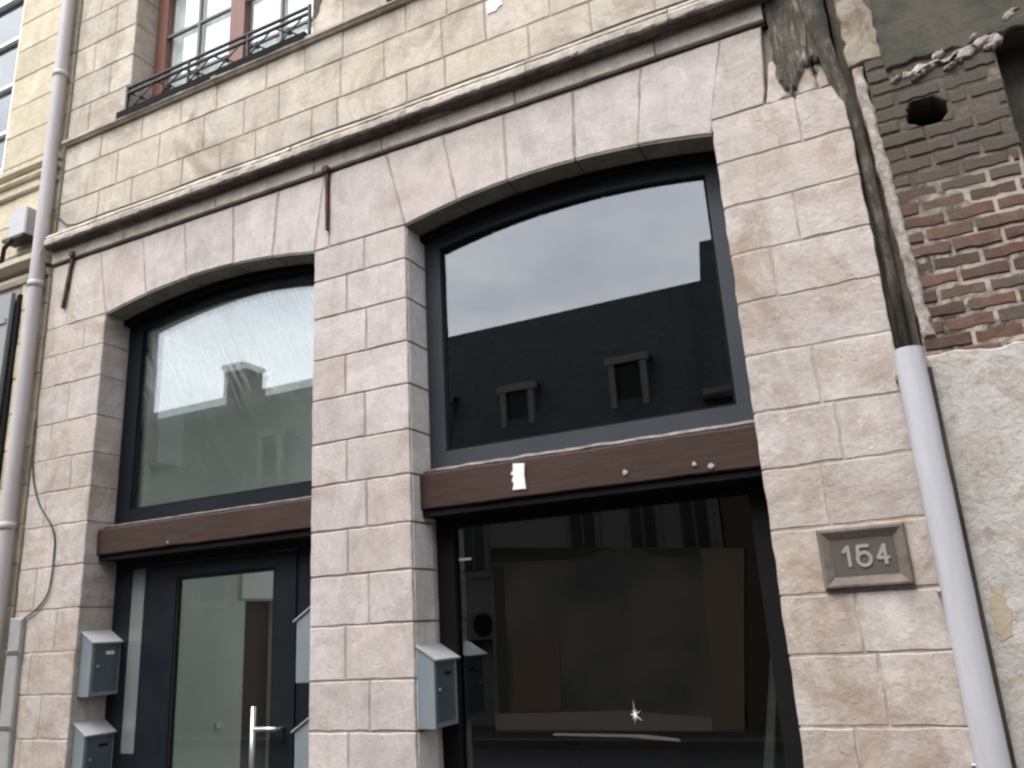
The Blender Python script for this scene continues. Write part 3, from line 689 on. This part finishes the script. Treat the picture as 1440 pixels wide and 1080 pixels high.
specs = [((OR0, .02, 1.043), 0, 'zinc mailbox on the right side of the middle pier, mirrored in the shop glass'),
         ((OL0, .045, 1.268), 0, 'upper mailbox on the left door jamb, with a white name label'),
         ((OL0, .045, .615), 0, 'lower mailbox on the left door jamb, directly below the one with the white label'),
         ((OL1, .295, 1.322), math.pi, 'upper mailbox seen edge-on beside the door, on the hidden face of the middle pier'),
         ((OL1, .295, .645), math.pi, 'lower mailbox seen edge-on level with the door handle on the middle pier')]
for i, (l, rz_, lab) in enumerate(specs):
    o = proto if i == 0 else copy_tree(proto)
    o.location = l; o.rotation_euler = (0, 0, rz_); tag(o, lab, 'mailbox', 'zinc mailboxes around the door'); mail.append(o)
lb = MB(); lb.box(.1215, .1245, .125, .20, .292, .318, .001); o = lb.build('name_label', M['paper']); o.parent = mail[1]

# number plate
t = thing('number_plate', 'stone-framed house number plate reading 154 on the right pier', 'house number', (-.2, -.005, 1.67))
x0, x1, z0, z1 = -.405, -.003, 1.675, 1.967
fr = MB(); rings = []
for (ins, y) in ((0, 0.0), (0, -.022), (.008, -.030), (.018, -.031), (.056, -.010), (.056, .004)):
    rings.append([(x0 + ins, y, z0 + ins), (x1 - ins, y, z0 + ins), (x1 - ins, y, z1 - ins), (x0 + ins, y, z1 - ins)])
n = 0
for r_ in rings: fr.v += r_
for a in range(len(rings) - 1):
    for i in range(4):
        j = (i + 1) % 4; fr.f.append((a*4 + j, a*4 + i, (a+1)*4 + i, (a+1)*4 + j)); fr.sm.append(False)
fr.f.append((0, 1, 2, 3)); fr.sm.append(False); fr.f.append((23, 22, 21, 20)); fr.sm.append(False)
fr.build('frame', M['plate'], t)
pn = MB(); pn.box(x0 + .057, x1 - .057, -.009, .003, z0 + .057, z1 - .057); pn.build('panel', M['plate_panel'], t)
def ribbon(mb, pts, w, y0, y1):
    for a, b in zip(pts[:-1], pts[1:]):
        a, b = Vector(a), Vector(b); d = (b - a).normalized(); nrm = Vector((-d.y, d.x)) * w / 2; e = d * w * .22
        q = [a - e - nrm, b + e - nrm, b + e + nrm, a - e + nrm]
        mb.prism([(v.x, v.y) for v in q], y0 + U(0, .0004), y1, .0012)
cx = (x0 + x1) / 2; cz = (z0 + z1) / 2 + .004; W = .0165
strokes = {'one': [[(-.092, .022), (-.068, .048), (-.068, -.045)]],
 'five': [[(.026, .046), (-.022, .046), (-.026, .006)] , [(-.026, .006)] + [(.0 + .030 * math.cos(R(a)), -.016 + .031 * math.sin(R(a))) for a in range(130, -236, -24)]],
 'four': [[(.096, -.045), (.096, .045), (.062, -.016), (.112, -.016)]]}
for nm, ss in strokes.items():
    d = MB()
    for s_ in ss: ribbon(d, [(cx + x, cz + z) for x, z in s_], W, -.0145, -.008)
    d.build('digit', M['digits'], t)

# paper scrap on the beam
mb = MB(); mb.prism([(-2.128, 2.49), (-2.108, 2.478), (-2.122, 2.45), (-2.11, 2.43), (-2.12, 2.39), (-2.03, 2.388), (-2.036, 2.47), (-2.03, 2.545), (-2.108, 2.553), (-2.11, 2.51)], .094, .101, .001)
tag(mb.build('paper_scrap', M['paper']), 'torn white paper scrap stuck on the right timber beam', 'paper')

# made-up dark sheet over a murky rectangle, and bits in the shop window
pY = .325
t = thing('standin_sheet', 'large dark brown stand-in sheet added on the shop window glass', 'standin', (-1.65, pY, .98))
def quadp(mb, pts, y, th): mb.prism(pts, y - th, y)
mb = MB(); quadp(mb, [(-2.435, .988), (-.95, .988), (-.823, 1.938), (-2.405, 2.083)], pY, .003); mb.build('sheet', M['p_sheet'], t)
y = pY - .0035
mb = MB(); quadp(mb, [(-1.10, 1.0), (-.952, 1.0), (-.826, 1.934), (-1.065, 1.955)], y, .001); mb.build('brown_panel', M['p_brown'], t)
mb = MB(); quadp(mb, [(-2.43, 1.0), (-1.12, .992), (-1.115, 1.06), (-1.6, 1.10), (-2.43, 1.09)], y, .001); mb.build('sheet_floor', M['p_floor'], t)
mb = MB(); quadp(mb, [(-2.30, 1.095), (-2.06, 1.10), (-2.05, 1.47), (-2.29, 1.48)], y - .0002, .001); quadp(mb, [(-2.10, 1.50), (-1.97, 1.50), (-1.99, 1.10), (-2.08, 1.11)], y - .0016, .001); mb.build('sheet_cabinet', M['p_cab'], t)
mb = MB(); quadp(mb, [(-2.405, 2.075)] + [(-2.40, 1.99), (-2.1, 1.975), (-1.85, 1.96), (-1.72, 1.97), (-1.64, 2.0), (-1.60, 2.01)], y, .001); quadp(mb, [(-1.43, 1.992), (-1.37, 1.95), (-1.28, 1.925), (-1.10, 1.91), (-1.09, 1.955)], y, .001); mb.build('sheet_valance', M['p_dark'], t)
mb = MB(); quadp(mb, [(-2.40, 1.10), (-2.33, 1.10), (-2.32, 1.96), (-2.395, 1.97)], y - .0002, .001); mb.build('sheet_post', M['p_dark'], t)
mb = MB(); c_ = (-1.545, 1.078)  # lamp glare painted as a pale star
pts = []
for i in range(18):
    a = 2 * math.pi * i / 18; rr = (.075 if i % 4 == 0 else .04 if i % 2 == 0 else .012) * U(.7, 1.1); pts.append((c_[0] + rr * .5 * math.cos(a + .3), c_[1] + rr * math.sin(a + .3)))
mb.prism(pts, pY - .010, pY - .006, .001); tag(mb.build('painted_glare', M['glare']), 'small white star-shaped painted glare in the shop window glass', 'glass chip')
mb = MB(); mb.prism([(-2.06, .968), (-1.6, .960), (-1.30, .938), (-1.31, .952), (-1.5, .972), (-2.05, .980)], .322, .326, .001); tag(mb.build('paper_strip', M['plate_panel']), 'pale paper strip along the bottom edge of the dark sheet', 'paper')
mb = MB(); mb.box(-2.645, -2.555, .332, .3355, 2.018, 2.034); tag(mb.build('glass_sticker', M['conduit']), 'small pale sticker at the upper left of the shop window', 'sticker')
mb = MB(); mb.prism([(-.93, .6), (-.87, .6), (-.695, 1.58), (-.725, 1.60)], .375, .395, .004); tag(mb.build('leaning_board', M['conduit']), 'pale narrow board leaning inside the shop window at the right', 'board')

# ------------------------------------------------------------------ brick neighbour on the right
bn = thing('brick_house', 'derelict dark mossy brick house with plastered lower wall on the right', 'house', (1.7, 0, 0))
BX0, BX1 = .235, 3.2
REC = [(.85, 1.9, 3.62, 4.42), (.385, .585, 4.02, 4.168)]   # missing bricks: window recess, hole
bk = MB(); z = 2.70; row = 0; ch = .082; bw = .225
while z < 4.50:
    x = BX0 + (0 if row % 2 else -.11) + .002
    while x < BX1:
        a, b = max(x, BX0), min(x + bw, BX1); x += bw
        w_ = U(.006, .011)
        segs = [(a, b)]
        for (r0, r1, q0, q1) in REC:
            if z + ch > q0 and z < q1:
                s2 = []
                for (c, d) in segs:
                    jr = U(-.02, .02)
                    if c < r0 + jr and d > r0 + jr: s2.append((c, r0 + jr))
                    elif d <= r0: s2.append((c, d))
                    if d > r1 + jr and c < r1 + jr: s2.append((r1 + jr, d))
                    elif c >= r1: s2.append((c, d))
                segs = s2
        for (c, d) in segs:
            if d - c < .04: continue
            if z < 3.0 and U(0, 1) < .05: continue
            bk.prism([(c + w_, z + w_ + U(-.003, .003)), (d - w_, z + w_ + U(-.003, .003)), (d - w_, z + ch - w_ + U(-.003, .003)), (c + w_, z + ch - w_ + U(-.003, .003))], U(-.004, .003), .10, .007, .006, .035, .003)
    z += ch; row += 1
bk.build('brick_face', M['brick'], bn)
m = MB(); my = .006
m.box(BX0 + .005, .385, my, .3, 2.5, 6.8); m.box(.385, .585, my, .3, 2.5, 4.012); m.box(.385, .585, my, .3, 4.178, 6.8); m.box(.585, .85, my, .3, 2.5, 6.8)
m.box(.85, 1.9, my, .3, 2.5, 3.62); m.box(.85, 1.9, my, .3, 4.42, 6.8); m.box(1.9, BX1, my, .3, 2.5, 6.8)
m.build('brick_mortar', M['brick_mortar'], bn)
m = MB(); m.box(.26, BX1, .30, .5, 0, 9); m.box(BX0 + .01, BX1, .0, .3, 6.8, 9); m.build('core_wall', M['moss'], bn)
m = MB(); m.box(.852, 1.898, .18, .299, 3.622, 4.418); m.build('blocked_opening', M['moss'], bn)
m = MB(); m.box(.387, .583, .28, .299, 4.01, 4.18); m.build('hole_shade', M['black'], bn)  # backed in black to paint in the hole's shade
# mossy render band on top with a ragged lower edge, and lime lumps along it
def rag(x0, x1, z, amp, step, seed, dz=0.0):
    n = int((x1 - x0) / step); return [(x0 + (x1 - x0) * i / n, z + dz * i / n + amp * noise.noise(Vector((i * step * 4.2, seed, 0))) + amp * .6 * noise.noise(Vector((i * step * 17, seed, 4)))) for i in range(n + 1)]
low = rag(.335, BX1, 4.40, .05, .03, 3.1, .10)
m = MB(); m.prism(low + [(BX1, 7.0), (.335, 7.0)], -.016, .02, .010, 0); m.build('mossy_render', M['moss'], bn)
m = MB(); m.prism(rag(.16, .332, 4.50, .03, .02, 8.7) + [(.332, 4.80), (.30, 4.9), (.332, 5.0), (.332, 7.0), (.17, 7.0)], -.008, .03, .007, .012, .05); m.build('bare_patch', M['bare'], bn)
import bmesh
def lumps(spots, name, mat, parent):
    mb = MB()
    for (x, z, r, y) in spots:
        b = bmesh.new(); bmesh.ops.create_icosphere(b, subdivisions=3, radius=1)
        n = len(mb.v)
        sx, sy, sz = U(.8, 1.5), U(.45, .8), U(.6, 1.0)
        for v in b.verts:
            k_ = 1 + .38 * noise.noise(v.co * 1.8 + Vector((x * 9, z * 7, 0))) + .22 * noise.noise(v.co * 4.4 + Vector((z * 5, x * 3, 1)))
            mb.v.append((x + v.co.x * r * sx * k_, y + v.co.y * r * sy * k_, z + v.co.z * r * sz * k_))
        for f in b.faces: mb.f.append(tuple(n + v.index for v in f.verts)); mb.sm.append(True)
        b.free()
    return mb.build(name, mat, parent)
sp = []
m = MB(); m.prism(rag(.40, .90, 4.315, .03, .02, 2.2, .06) + list(reversed(rag(.42, .89, 4.40, .07, .015, 6.6, .05))), -.012, .03, .012, 0); m.build('lime_patch', M['lime'], bn)
for (x, z, r_) in ((.50, 4.335, .05), (.60, 4.40, .05), (.72, 4.36, .06), (.80, 4.40, .055), (.86, 4.37, .05), (.95, 4.50, .05), (1.03, 4.53, .05), (.38, 4.33, .03), (.64, 4.31, .03), (.47, 4.30, .025), (.76, 4.44, .025)):
    m = MB(); m.prism([(x + r_ * U(.55, 1.25) * math.cos(a * .4488), z + r_ * .55 * U(.5, 1.2) * math.sin(a * .4488) + r_ * .35 * math.cos(a * .4488)) for a in range(14)], -.014 - U(0, .012), .02, .010, .006, .015); m.build('lime_patch', M['lime'], bn)
for (hx, hz, sx_, sz_) in ((.385, 4.02, 1, 1), (.585, 4.02, -1, 1), (.585, 4.168, -1, -1), (.385, 4.168, 1, -1)):
    a_, b_ = U(.04, .075), U(.035, .06)
    q_ = [(hx - .012 * sx_, hz - .012 * sz_), (hx + a_ * sx_, hz - .012 * sz_), (hx + a_ * .45 * sx_, hz + b_ * .4 * sz_), (hx - .012 * sx_, hz + b_ * sz_)]
    if sx_ * sz_ < 0: q_.reverse()
    m = MB(); m.prism(q_, .0, .2, .006, .006, .02); m.build('hole_edge', M['brick'], bn)
zz_ = [4.47 - .035 * i for i in range(47)]
ed = lambda z, k, sd: .172 + (4.47 - z) * .045 + k + .016 * noise.noise(Vector((z * 9, sd, 0))) + .012 * noise.noise(Vector((z * 23, sd, 2)))
L_ = [(min(ed(z, 0, 1.0), ed(z, .045, 6.0) - .015), z) for z in zz_]; R_ = [(ed(z, .055, 6.0), z) for z in zz_]
m = MB(); m.prism(L_ + list(reversed(R_)), -.016, .085, .012, 0); m.build('edge_mortar', M['lime'], bn)
# plaster lower wall with broken top edge
top = rag(BX0, BX1, 2.745, .03, .03, 5.5, .0)
m = MB(); m.prism([(BX0, 0.0), (BX1, 0.0)] + list(reversed(top)), -.022, .05, .008, 0); m.build('plaster_wall', M['plaster'], bn)
m = MB(); m.box(BX0 + .01, BX1, .05, .30, 0, 2.5); m.build('lower_core', M['brick'], bn)
pts = [(.295, 1.40), (.35, 1.43), (.365, 1.52), (.34, 1.62), (.30, 1.66), (.285, 1.5)]
m = MB(); m.prism(pts, -.0245, -.01, .002, .010, .022); m.build('ochre_patch', M['ochre'], bn)
m = MB(); m.box(BX0 - .002, BX0 + .018, -.034, .06, 0, 2.70); m.build('edge_bead', M['moss'], bn)
# dark old chase between the two houses
ch_ = MB(); ch_.box(.1175, .232, .09, .305, 0, 7.0); ch_.box(-.02, .30, .51, .56, 0, 9); ch_.box(.092, .117, .32, .50, 0, 9); ch_.build('chase', M['grime'], bn)
m = MB(); m.tube([(.0 + .0, -.02, 5.6), (.015, -.02, 5.0), (.05, -.01, 4.7), (.095, .015, 4.42), (.132, .04, 4.2), (.150, .06, 3.9), (.165, .07, 3.4), (.17, .07, 2.72)], [.055, .052, .047, .04, .034, .032, .03, .03], 10)
m.v = [(x + .012 * noise.noise(Vector((x * 9, y * 9, z * 6))), y + .015 * noise.noise(Vector((x * 9, z * 7, 3))), z) for x, y, z in m.v]
o = m.build('old_drain', M['streak']); tag(o, 'dark corroded old drain in the gap above the white downpipe', 'drainpipe')

# ------------------------------------------------------------------ cream neighbour on the left
cn = thing('cream_house', 'cream stone house left of the grey downpipe with a grey shutter', 'house', (-8.4, 0, 0))
CX0, CX1 = -10.5, -6.60
cs = MB(); WX0, WX1 = -9.0, -7.53
uzs = [5.22, 5.56, 5.90, 6.24, 6.60, 6.95, 7.3, 7.65, 8.0, 8.35, 8.7, 9.2]
for i in range(len(uzs) - 1):
    r_ = [(CX0, WX0), (WX1, CX1)] if uzs[i] > 6.2 and uzs[i] < 8.6 else [(CX0, CX1)]
    for a, b in r_:
        kx = max(1, int((b - a) / .62))
        for j in range(kx):
            c = a + (b - a) * j / kx; d = a + (b - a) * (j + 1) / kx
            cs.prism(rect(c + .003, d - .003, uzs[i] + .003, uzs[i+1] - .003), .004, .3, .005, .002, .1, .003)
for i in range(15):
    a_ = i * .33; 
    for a, b in (((CX0, -9.2), (-9.2, -8.3), (-6.98, CX1)) if a_ < 4.7 and a_ > .3 else ((CX0, -8.5), (-8.5, -7.4), (-7.4, CX1))):
        cs.prism(rect(a + .003, b - .003, a_ + .003, min(a_ + .33, 4.92) - .003), .004, .3, .005, .002, .1, .003)
cs.build('cream_wall', M['stone_cream'], cn)
m = MB(); m.box(CX0, WX0 - .01, .012, .5, 0, 9.2); m.box(WX1 + .01, CX1 - .005, .012, .5, 4.72, 9.2); m.box(WX0 - .01, WX1 + .01, .012, .5, 4.72, 6.24); m.box(WX0 - .01, WX1 + .01, .012, .5, 8.7, 9.2); m.box(-6.98, CX1 - .005, .012, .5, 0, 4.72); m.box(-8.3, -6.98, .2, .5, 0, 4.72); m.build('wall_core', M['mortar'], cn)
m = MB()
for (z_, h_, p_) in ((6.15, .06, .05), (6.05, .05, .035), (5.90, .04, .03), (5.10, .10, .11), (4.96, .07, .03)):
    m.profile([(.1, z_ - h_), (-p_ * .5, z_ - h_), (-p_, z_ - h_ * .5), (-p_, z_), (.1, z_ + .015)], CX0, CX1 - .002, .1, .001, worn=.006, seed=z_)
m.build('moulding', M['stone_cream'], cn)
f = MB(); yf = .05
f.box(WX1 - .09, WX1 - .002, yf, yf + .06, 6.25, 8.6); f.box(WX0 + .002, WX0 + .09, yf, yf + .06, 6.25, 8.6); f.box(WX0 + .09, WX1 - .09, yf, yf + .06, 8.5, 8.6); f.box(WX0 + .09, WX1 - .09, yf, yf + .06, 6.25, 6.34)
for zz in (6.78, 7.36, 7.95): f.box(WX0 + .09, WX1 - .09, yf + .01, yf + .05, zz - .02, zz + .02)
f.box(-8.29, -8.24, yf + .01, yf + .05, 6.34, 8.5)
w = f.build('sash_window', M['white'], cn)
g = MB(); g.box(WX0 + .09, WX1 - .09, yf + .052, yf + .057, 6.34, 8.5); g.build('pane', M['glass_dark'], w)
g = MB(); g.box(WX0 + .01, WX1 - .01, .35, .36, 6.25, 8.6); g.build('blind', M['shutter'], w)
# shutter leaf
s = MB(); s.prism([(-8.0, 2.35), (-7.075, 2.35), (-7.02, 4.80), (-8.0, 4.80)], -.06, -.02, .006)
sh = s.build('shutter', M['shutter'], cn)
for z_ in (2.7, 3.6, 4.5):
    s = MB(); s.box(-7.95, -7.05, -.072, -.061, z_, z_ + .05); s.build('shutter_batten', M['shutter'], sh)
s = MB(); s.box(-7.0, -6.955, -.02, .02, 2.3, 4.78); s.build('shutter_frame', M['black'], cn)
# small white box on an iron bracket
t = thing('wall_box', 'small pale grey box on a dark iron bracket left of the grey downpipe', 'junction box', (-7.1, -.05, 5.3))
m = MB(); m.bevbox(-7.10, -6.86, -.12, .0, 5.33, 5.62, .012); m.build('case', M['zinc_light'], t)
m = MB(); m.tube([(-7.0, -.13, 5.31), (-7.12, -.12, 5.24), (-7.2, -.08, 5.14), (-7.3, -.03, 5.06)], .022, 8); m.box(-7.14, -6.84, -.14, -.01, 5.295, 5.326); m.build('bracket', M['iron'], t)

# ------------------------------------------------------------------ street
def plane(name, x0, x1, y0, y1, z0, z1, mat):
    m = MB(); m.box(x0, x1, y0, y1, z0, z1); return tag(m.build(name, mat), kind='structure')
plane('ground', -400, 400, -400, 400, -.6, -.17, M['asphalt'])
plane('road', -60, 60, -6.4, -1.6, -.17, -.12, M['asphalt'])
plane('pavement', -60, 60, -1.42, 0.34, -.17, 0, M['paving'])
plane('kerb', -60, 60, -1.6, -1.423, -.17, .002, M['kerb'])
plane('far_pavement', -60, 60, -8.0, -6.58, -.17, 0, M['paving'])
plane('far_kerb', -60, 60, -6.577, -6.4, -.17, .002, M['kerb'])

# ------------------------------------------------------------------ houses across the street (mirrored in the glass)
def opp_house(label, x0, x1, eave, ridge, wallmat, dormers, wins, chim, rdepth=-9.4):
    t = thing('slate_roof_house', label, 'house', ((x0 + x1) / 2, -8, 0), 'houses mirrored in the windows')
    m = MB(); m.box(x0, x1, -15.5, -8.0, 0, eave); m.build('wall', wallmat, t)
    m = MB(); n = len(m.v)
    pr = [(-7.85, eave - .02), (-8.0, eave + .12), (rdepth, ridge), (rdepth - 2.5, ridge + .25), (-15.6, eave), (-15.6, eave - .1), (-7.85, eave - .1)]
    m.profile(pr, x0 - .02, x1 + .02, 5); rf = m.build('roof', M['slate'], t)
    for (c, w_, h_) in chim:
        q = MB(); q.box(c - w_ / 2, c + w_ / 2, rdepth - .8, rdepth - .1, ridge - .9, ridge + h_); q.box(c - w_ / 2 - .05, c + w_ / 2 + .05, rdepth - .85, rdepth - .05, ridge + h_, ridge + h_ + .1); q.build('chimney', M['oppb'], rf)
    for (a, b, z0, z1) in dormers:
        q = MB(); f0 = -8.30; q.box(a, a + .10, f0, f0 + .1, z0, z1); q.box(b - .10, b, f0, f0 + .1, z0, z1); q.box(a - .05, b + .05, f0 - .02, f0 + .12, z1, z1 + .13); d = q.build('dormer', M['oppt2'], t)
        q = MB(); q.box(a + .005, b - .005, f0 - .5, f0 - .05, z0, z1 - .005); q.build('cheek', M['slate'], d)
        q = MB(); q.profile([(f0 + .02, z1 + .132), (f0 + .02, z1 + .15), (f0 - .6, z1 + .18), (f0 - .6, z1 + .132)], a - .03, b + .03, 1); q.build('dormer_roof', M['slate'], d)
        q = MB(); q.box(a + .101, b - .101, f0 - .045, f0 + .03, z0, z1 - .01); q.build('dormer_pane', M['oppg'], d)
    for (a, b, z0, z1) in wins:
        q = MB(); q.box(a - .09, b + .09, -8.0, -7.96, z0 - .12, z1 + .12); w_ = q.build('window', M['oppt'], t)
        q = MB(); q.box(a, (a + b) / 2 - .025, -7.96, -7.945, z0, z1); q.box((a + b) / 2 + .025, b, -7.96, -7.945, z0, z1); q.build('pane', M['oppg'], w_)
    return t
D = lambda xs, z: [(x, x + .62, z, z + .87) for x in xs]
opp_house('dark slate-roofed house with dormers, mirrored in the big arched window', -10.4, -2.60, 4.55, 7.58, M['opp'], [(-9.9, -9.28, 4.9, 5.78), (-8.1, -7.48, 4.9, 5.78), (-6.36, -5.70, 4.85, 5.74), (-4.22, -3.55, 5.0, 5.88)],
          [(x, x + .42, 2.55, 3.95) for x in (-9.9, -8.5, -7.2, -5.1, -4.05, -3.2)] + [(-5.9, -4.9, .1, 2.1), (-3.8, -3.0, .6, 2.0), (-9.6, -8.4, .6, 2.0)], [])
opp_house('long slate-roofed house with a chimney, mirrored in the arched pane above the door', -25, -10.45, 4.35, 7.33, M['oppb'], D((-22.5, -19.5, -16.6, -12.2), 4.9), [(x, x + .8, 2.4, 3.8) for x in (-23, -21, -19, -17, -15, -13.6)], [(-14.25, .60, .75)])
opp_house('taller slate-roofed house at the right edge of the mirrored roofline', -2.56, 9, 5.0, 8.35, M['oppb'], D((-.8, 2.0, 5), 5.3), [(x, x + .8, 2.5, 4.0) for x in (-1.5, .3, 2.5, 5, 7)], [(-1.2, .6, .6)])
t = thing('air_conditioner', 'pale air conditioner with round fan, mirrored in the shop window', 'air conditioner', (-6.75, -7.75, 1.35))
m = MB(); m.bevbox(-7.15, -6.45, -7.98, -7.70, 1.38, 1.88, .02); m.build('case', M['oppt'], t)
m = MB(); m.tube([(-6.72, -7.70, 1.63), (-6.72, -7.685, 1.63)], .19, 24); m.build('fan', M['black'], t)
m = MB(); m.box(-7.05, -7.0, -7.98, -7.7, 1.25, 1.375); m.box(-6.6, -6.55, -7.98, -7.7, 1.25, 1.375); m.build('bracket', M['iron'], t)

# ------------------------------------------------------------------ light, sky, camera
sc = bpy.context.scene
w = bpy.data.worlds.new("World"); sc.world = w; w.use_nodes = True; nt = w.node_tree
bg = nt.nodes['Background']; SUN_EL, SUN_AZ = 58, 200
sky = nt.nodes.new('ShaderNodeTexSky'); sky.sky_type = 'NISHITA'; sky.sun_disc = False
sky.sun_elevation = R(SUN_EL); sky.sun_rotation = R(SUN_AZ); sky.air_density = 1.0; sky.dust_density = 4.0; sky.ozone_density = 1.0
hs = nt.nodes.new('ShaderNodeHueSaturation'); hs.inputs['Saturation'].default_value = .2
nt.links.new(sky.outputs[0], hs.inputs['Color'])
tc = nt.nodes.new('ShaderNodeTexCoord'); mpn = nt.nodes.new('ShaderNodeMapping'); mpn.inputs['Scale'].default_value = (1.2, 1.2, 3.0)
nt.links.new(tc.outputs['Generated'], mpn.inputs[0])
nz = nt.nodes.new('ShaderNodeTexNoise'); nz.inputs['Scale'].default_value = 1.6; nz.inputs['Detail'].default_value = 6; nz.inputs['Roughness'].default_value = .55
nt.links.new(mpn.outputs[0], nz.inputs['Vector'])
rp = nt.nodes.new('ShaderNodeValToRGB'); rp.color_ramp.elements[0].position = .32; rp.color_ramp.elements[0].color = (.66, .70, .80, 1); rp.color_ramp.elements[1].position = .72; rp.color_ramp.elements[1].color = (1.42, 1.41, 1.40, 1)
nt.links.new(nz.outputs['Fac'], rp.inputs[0])
mx = nt.nodes.new('ShaderNodeMix'); mx.data_type = 'RGBA'; mx.blend_type = 'MULTIPLY'; mx.inputs[0].default_value = 1
nt.links.new(hs.outputs[0], mx.inputs[6]); nt.links.new(rp.outputs[0], mx.inputs[7]); nt.links.new(mx.outputs[2], bg.inputs['Color'])
bg.inputs['Strength'].default_value = .15
sun = bpy.data.lights.new('sun', 'SUN'); sun.energy = .6; sun.angle = R(30); sun.color = (1, .96, .90)
so = bpy.data.objects.new('sun', sun); C.objects.link(so)
# sun stands over the street, behind the camera
az = R(SUN_AZ); el = R(SUN_EL)
dvec = Vector((math.sin(az) * math.cos(el), math.cos(az) * math.cos(el), math.sin(el)))
so.rotation_euler = dvec.to_track_quat('Z', 'Y').to_euler(); so.location = dvec * 30

cam = bpy.data.cameras.new('camera'); co = bpy.data.objects.new('camera', cam); C.objects.link(co)
F = 1146.77; cam.sensor_width = 36; cam.sensor_fit = 'HORIZONTAL'; cam.lens = F / 1440 * 36; cam.clip_end = 2000; cam.clip_start = .05
yaw, pit, rol = R(-24.84229), R(16.435585), R(-3.406128)
f = Vector((math.sin(yaw) * math.cos(pit), math.cos(yaw) * math.cos(pit), math.sin(pit))); r = Vector((math.cos(yaw), -math.sin(yaw), 0)); u = r.cross(f)
r2 = math.cos(rol) * r + math.sin(rol) * u; u2 = -math.sin(rol) * r + math.cos(rol) * u
m4 = Matrix(((r2.x, u2.x, -f.x, 0), (r2.y, u2.y, -f.y, -4.4), (r2.z, u2.z, -f.z, 1.6), (0, 0, 0, 1)))
co.matrix_world = m4; sc.camera = co
sc.view_settings.view_transform = 'Standard'; sc.view_settings.look = 'None'; sc.view_settings.exposure = 1.36; sc.view_settings.gamma = 1
sc.render.engine = 'CYCLES'; sc.cycles.use_denoising = True; sc.cycles.max_bounces = 8; sc.cycles.transparent_max_bounces = 12
sc.cycles.filter_width = 2.5
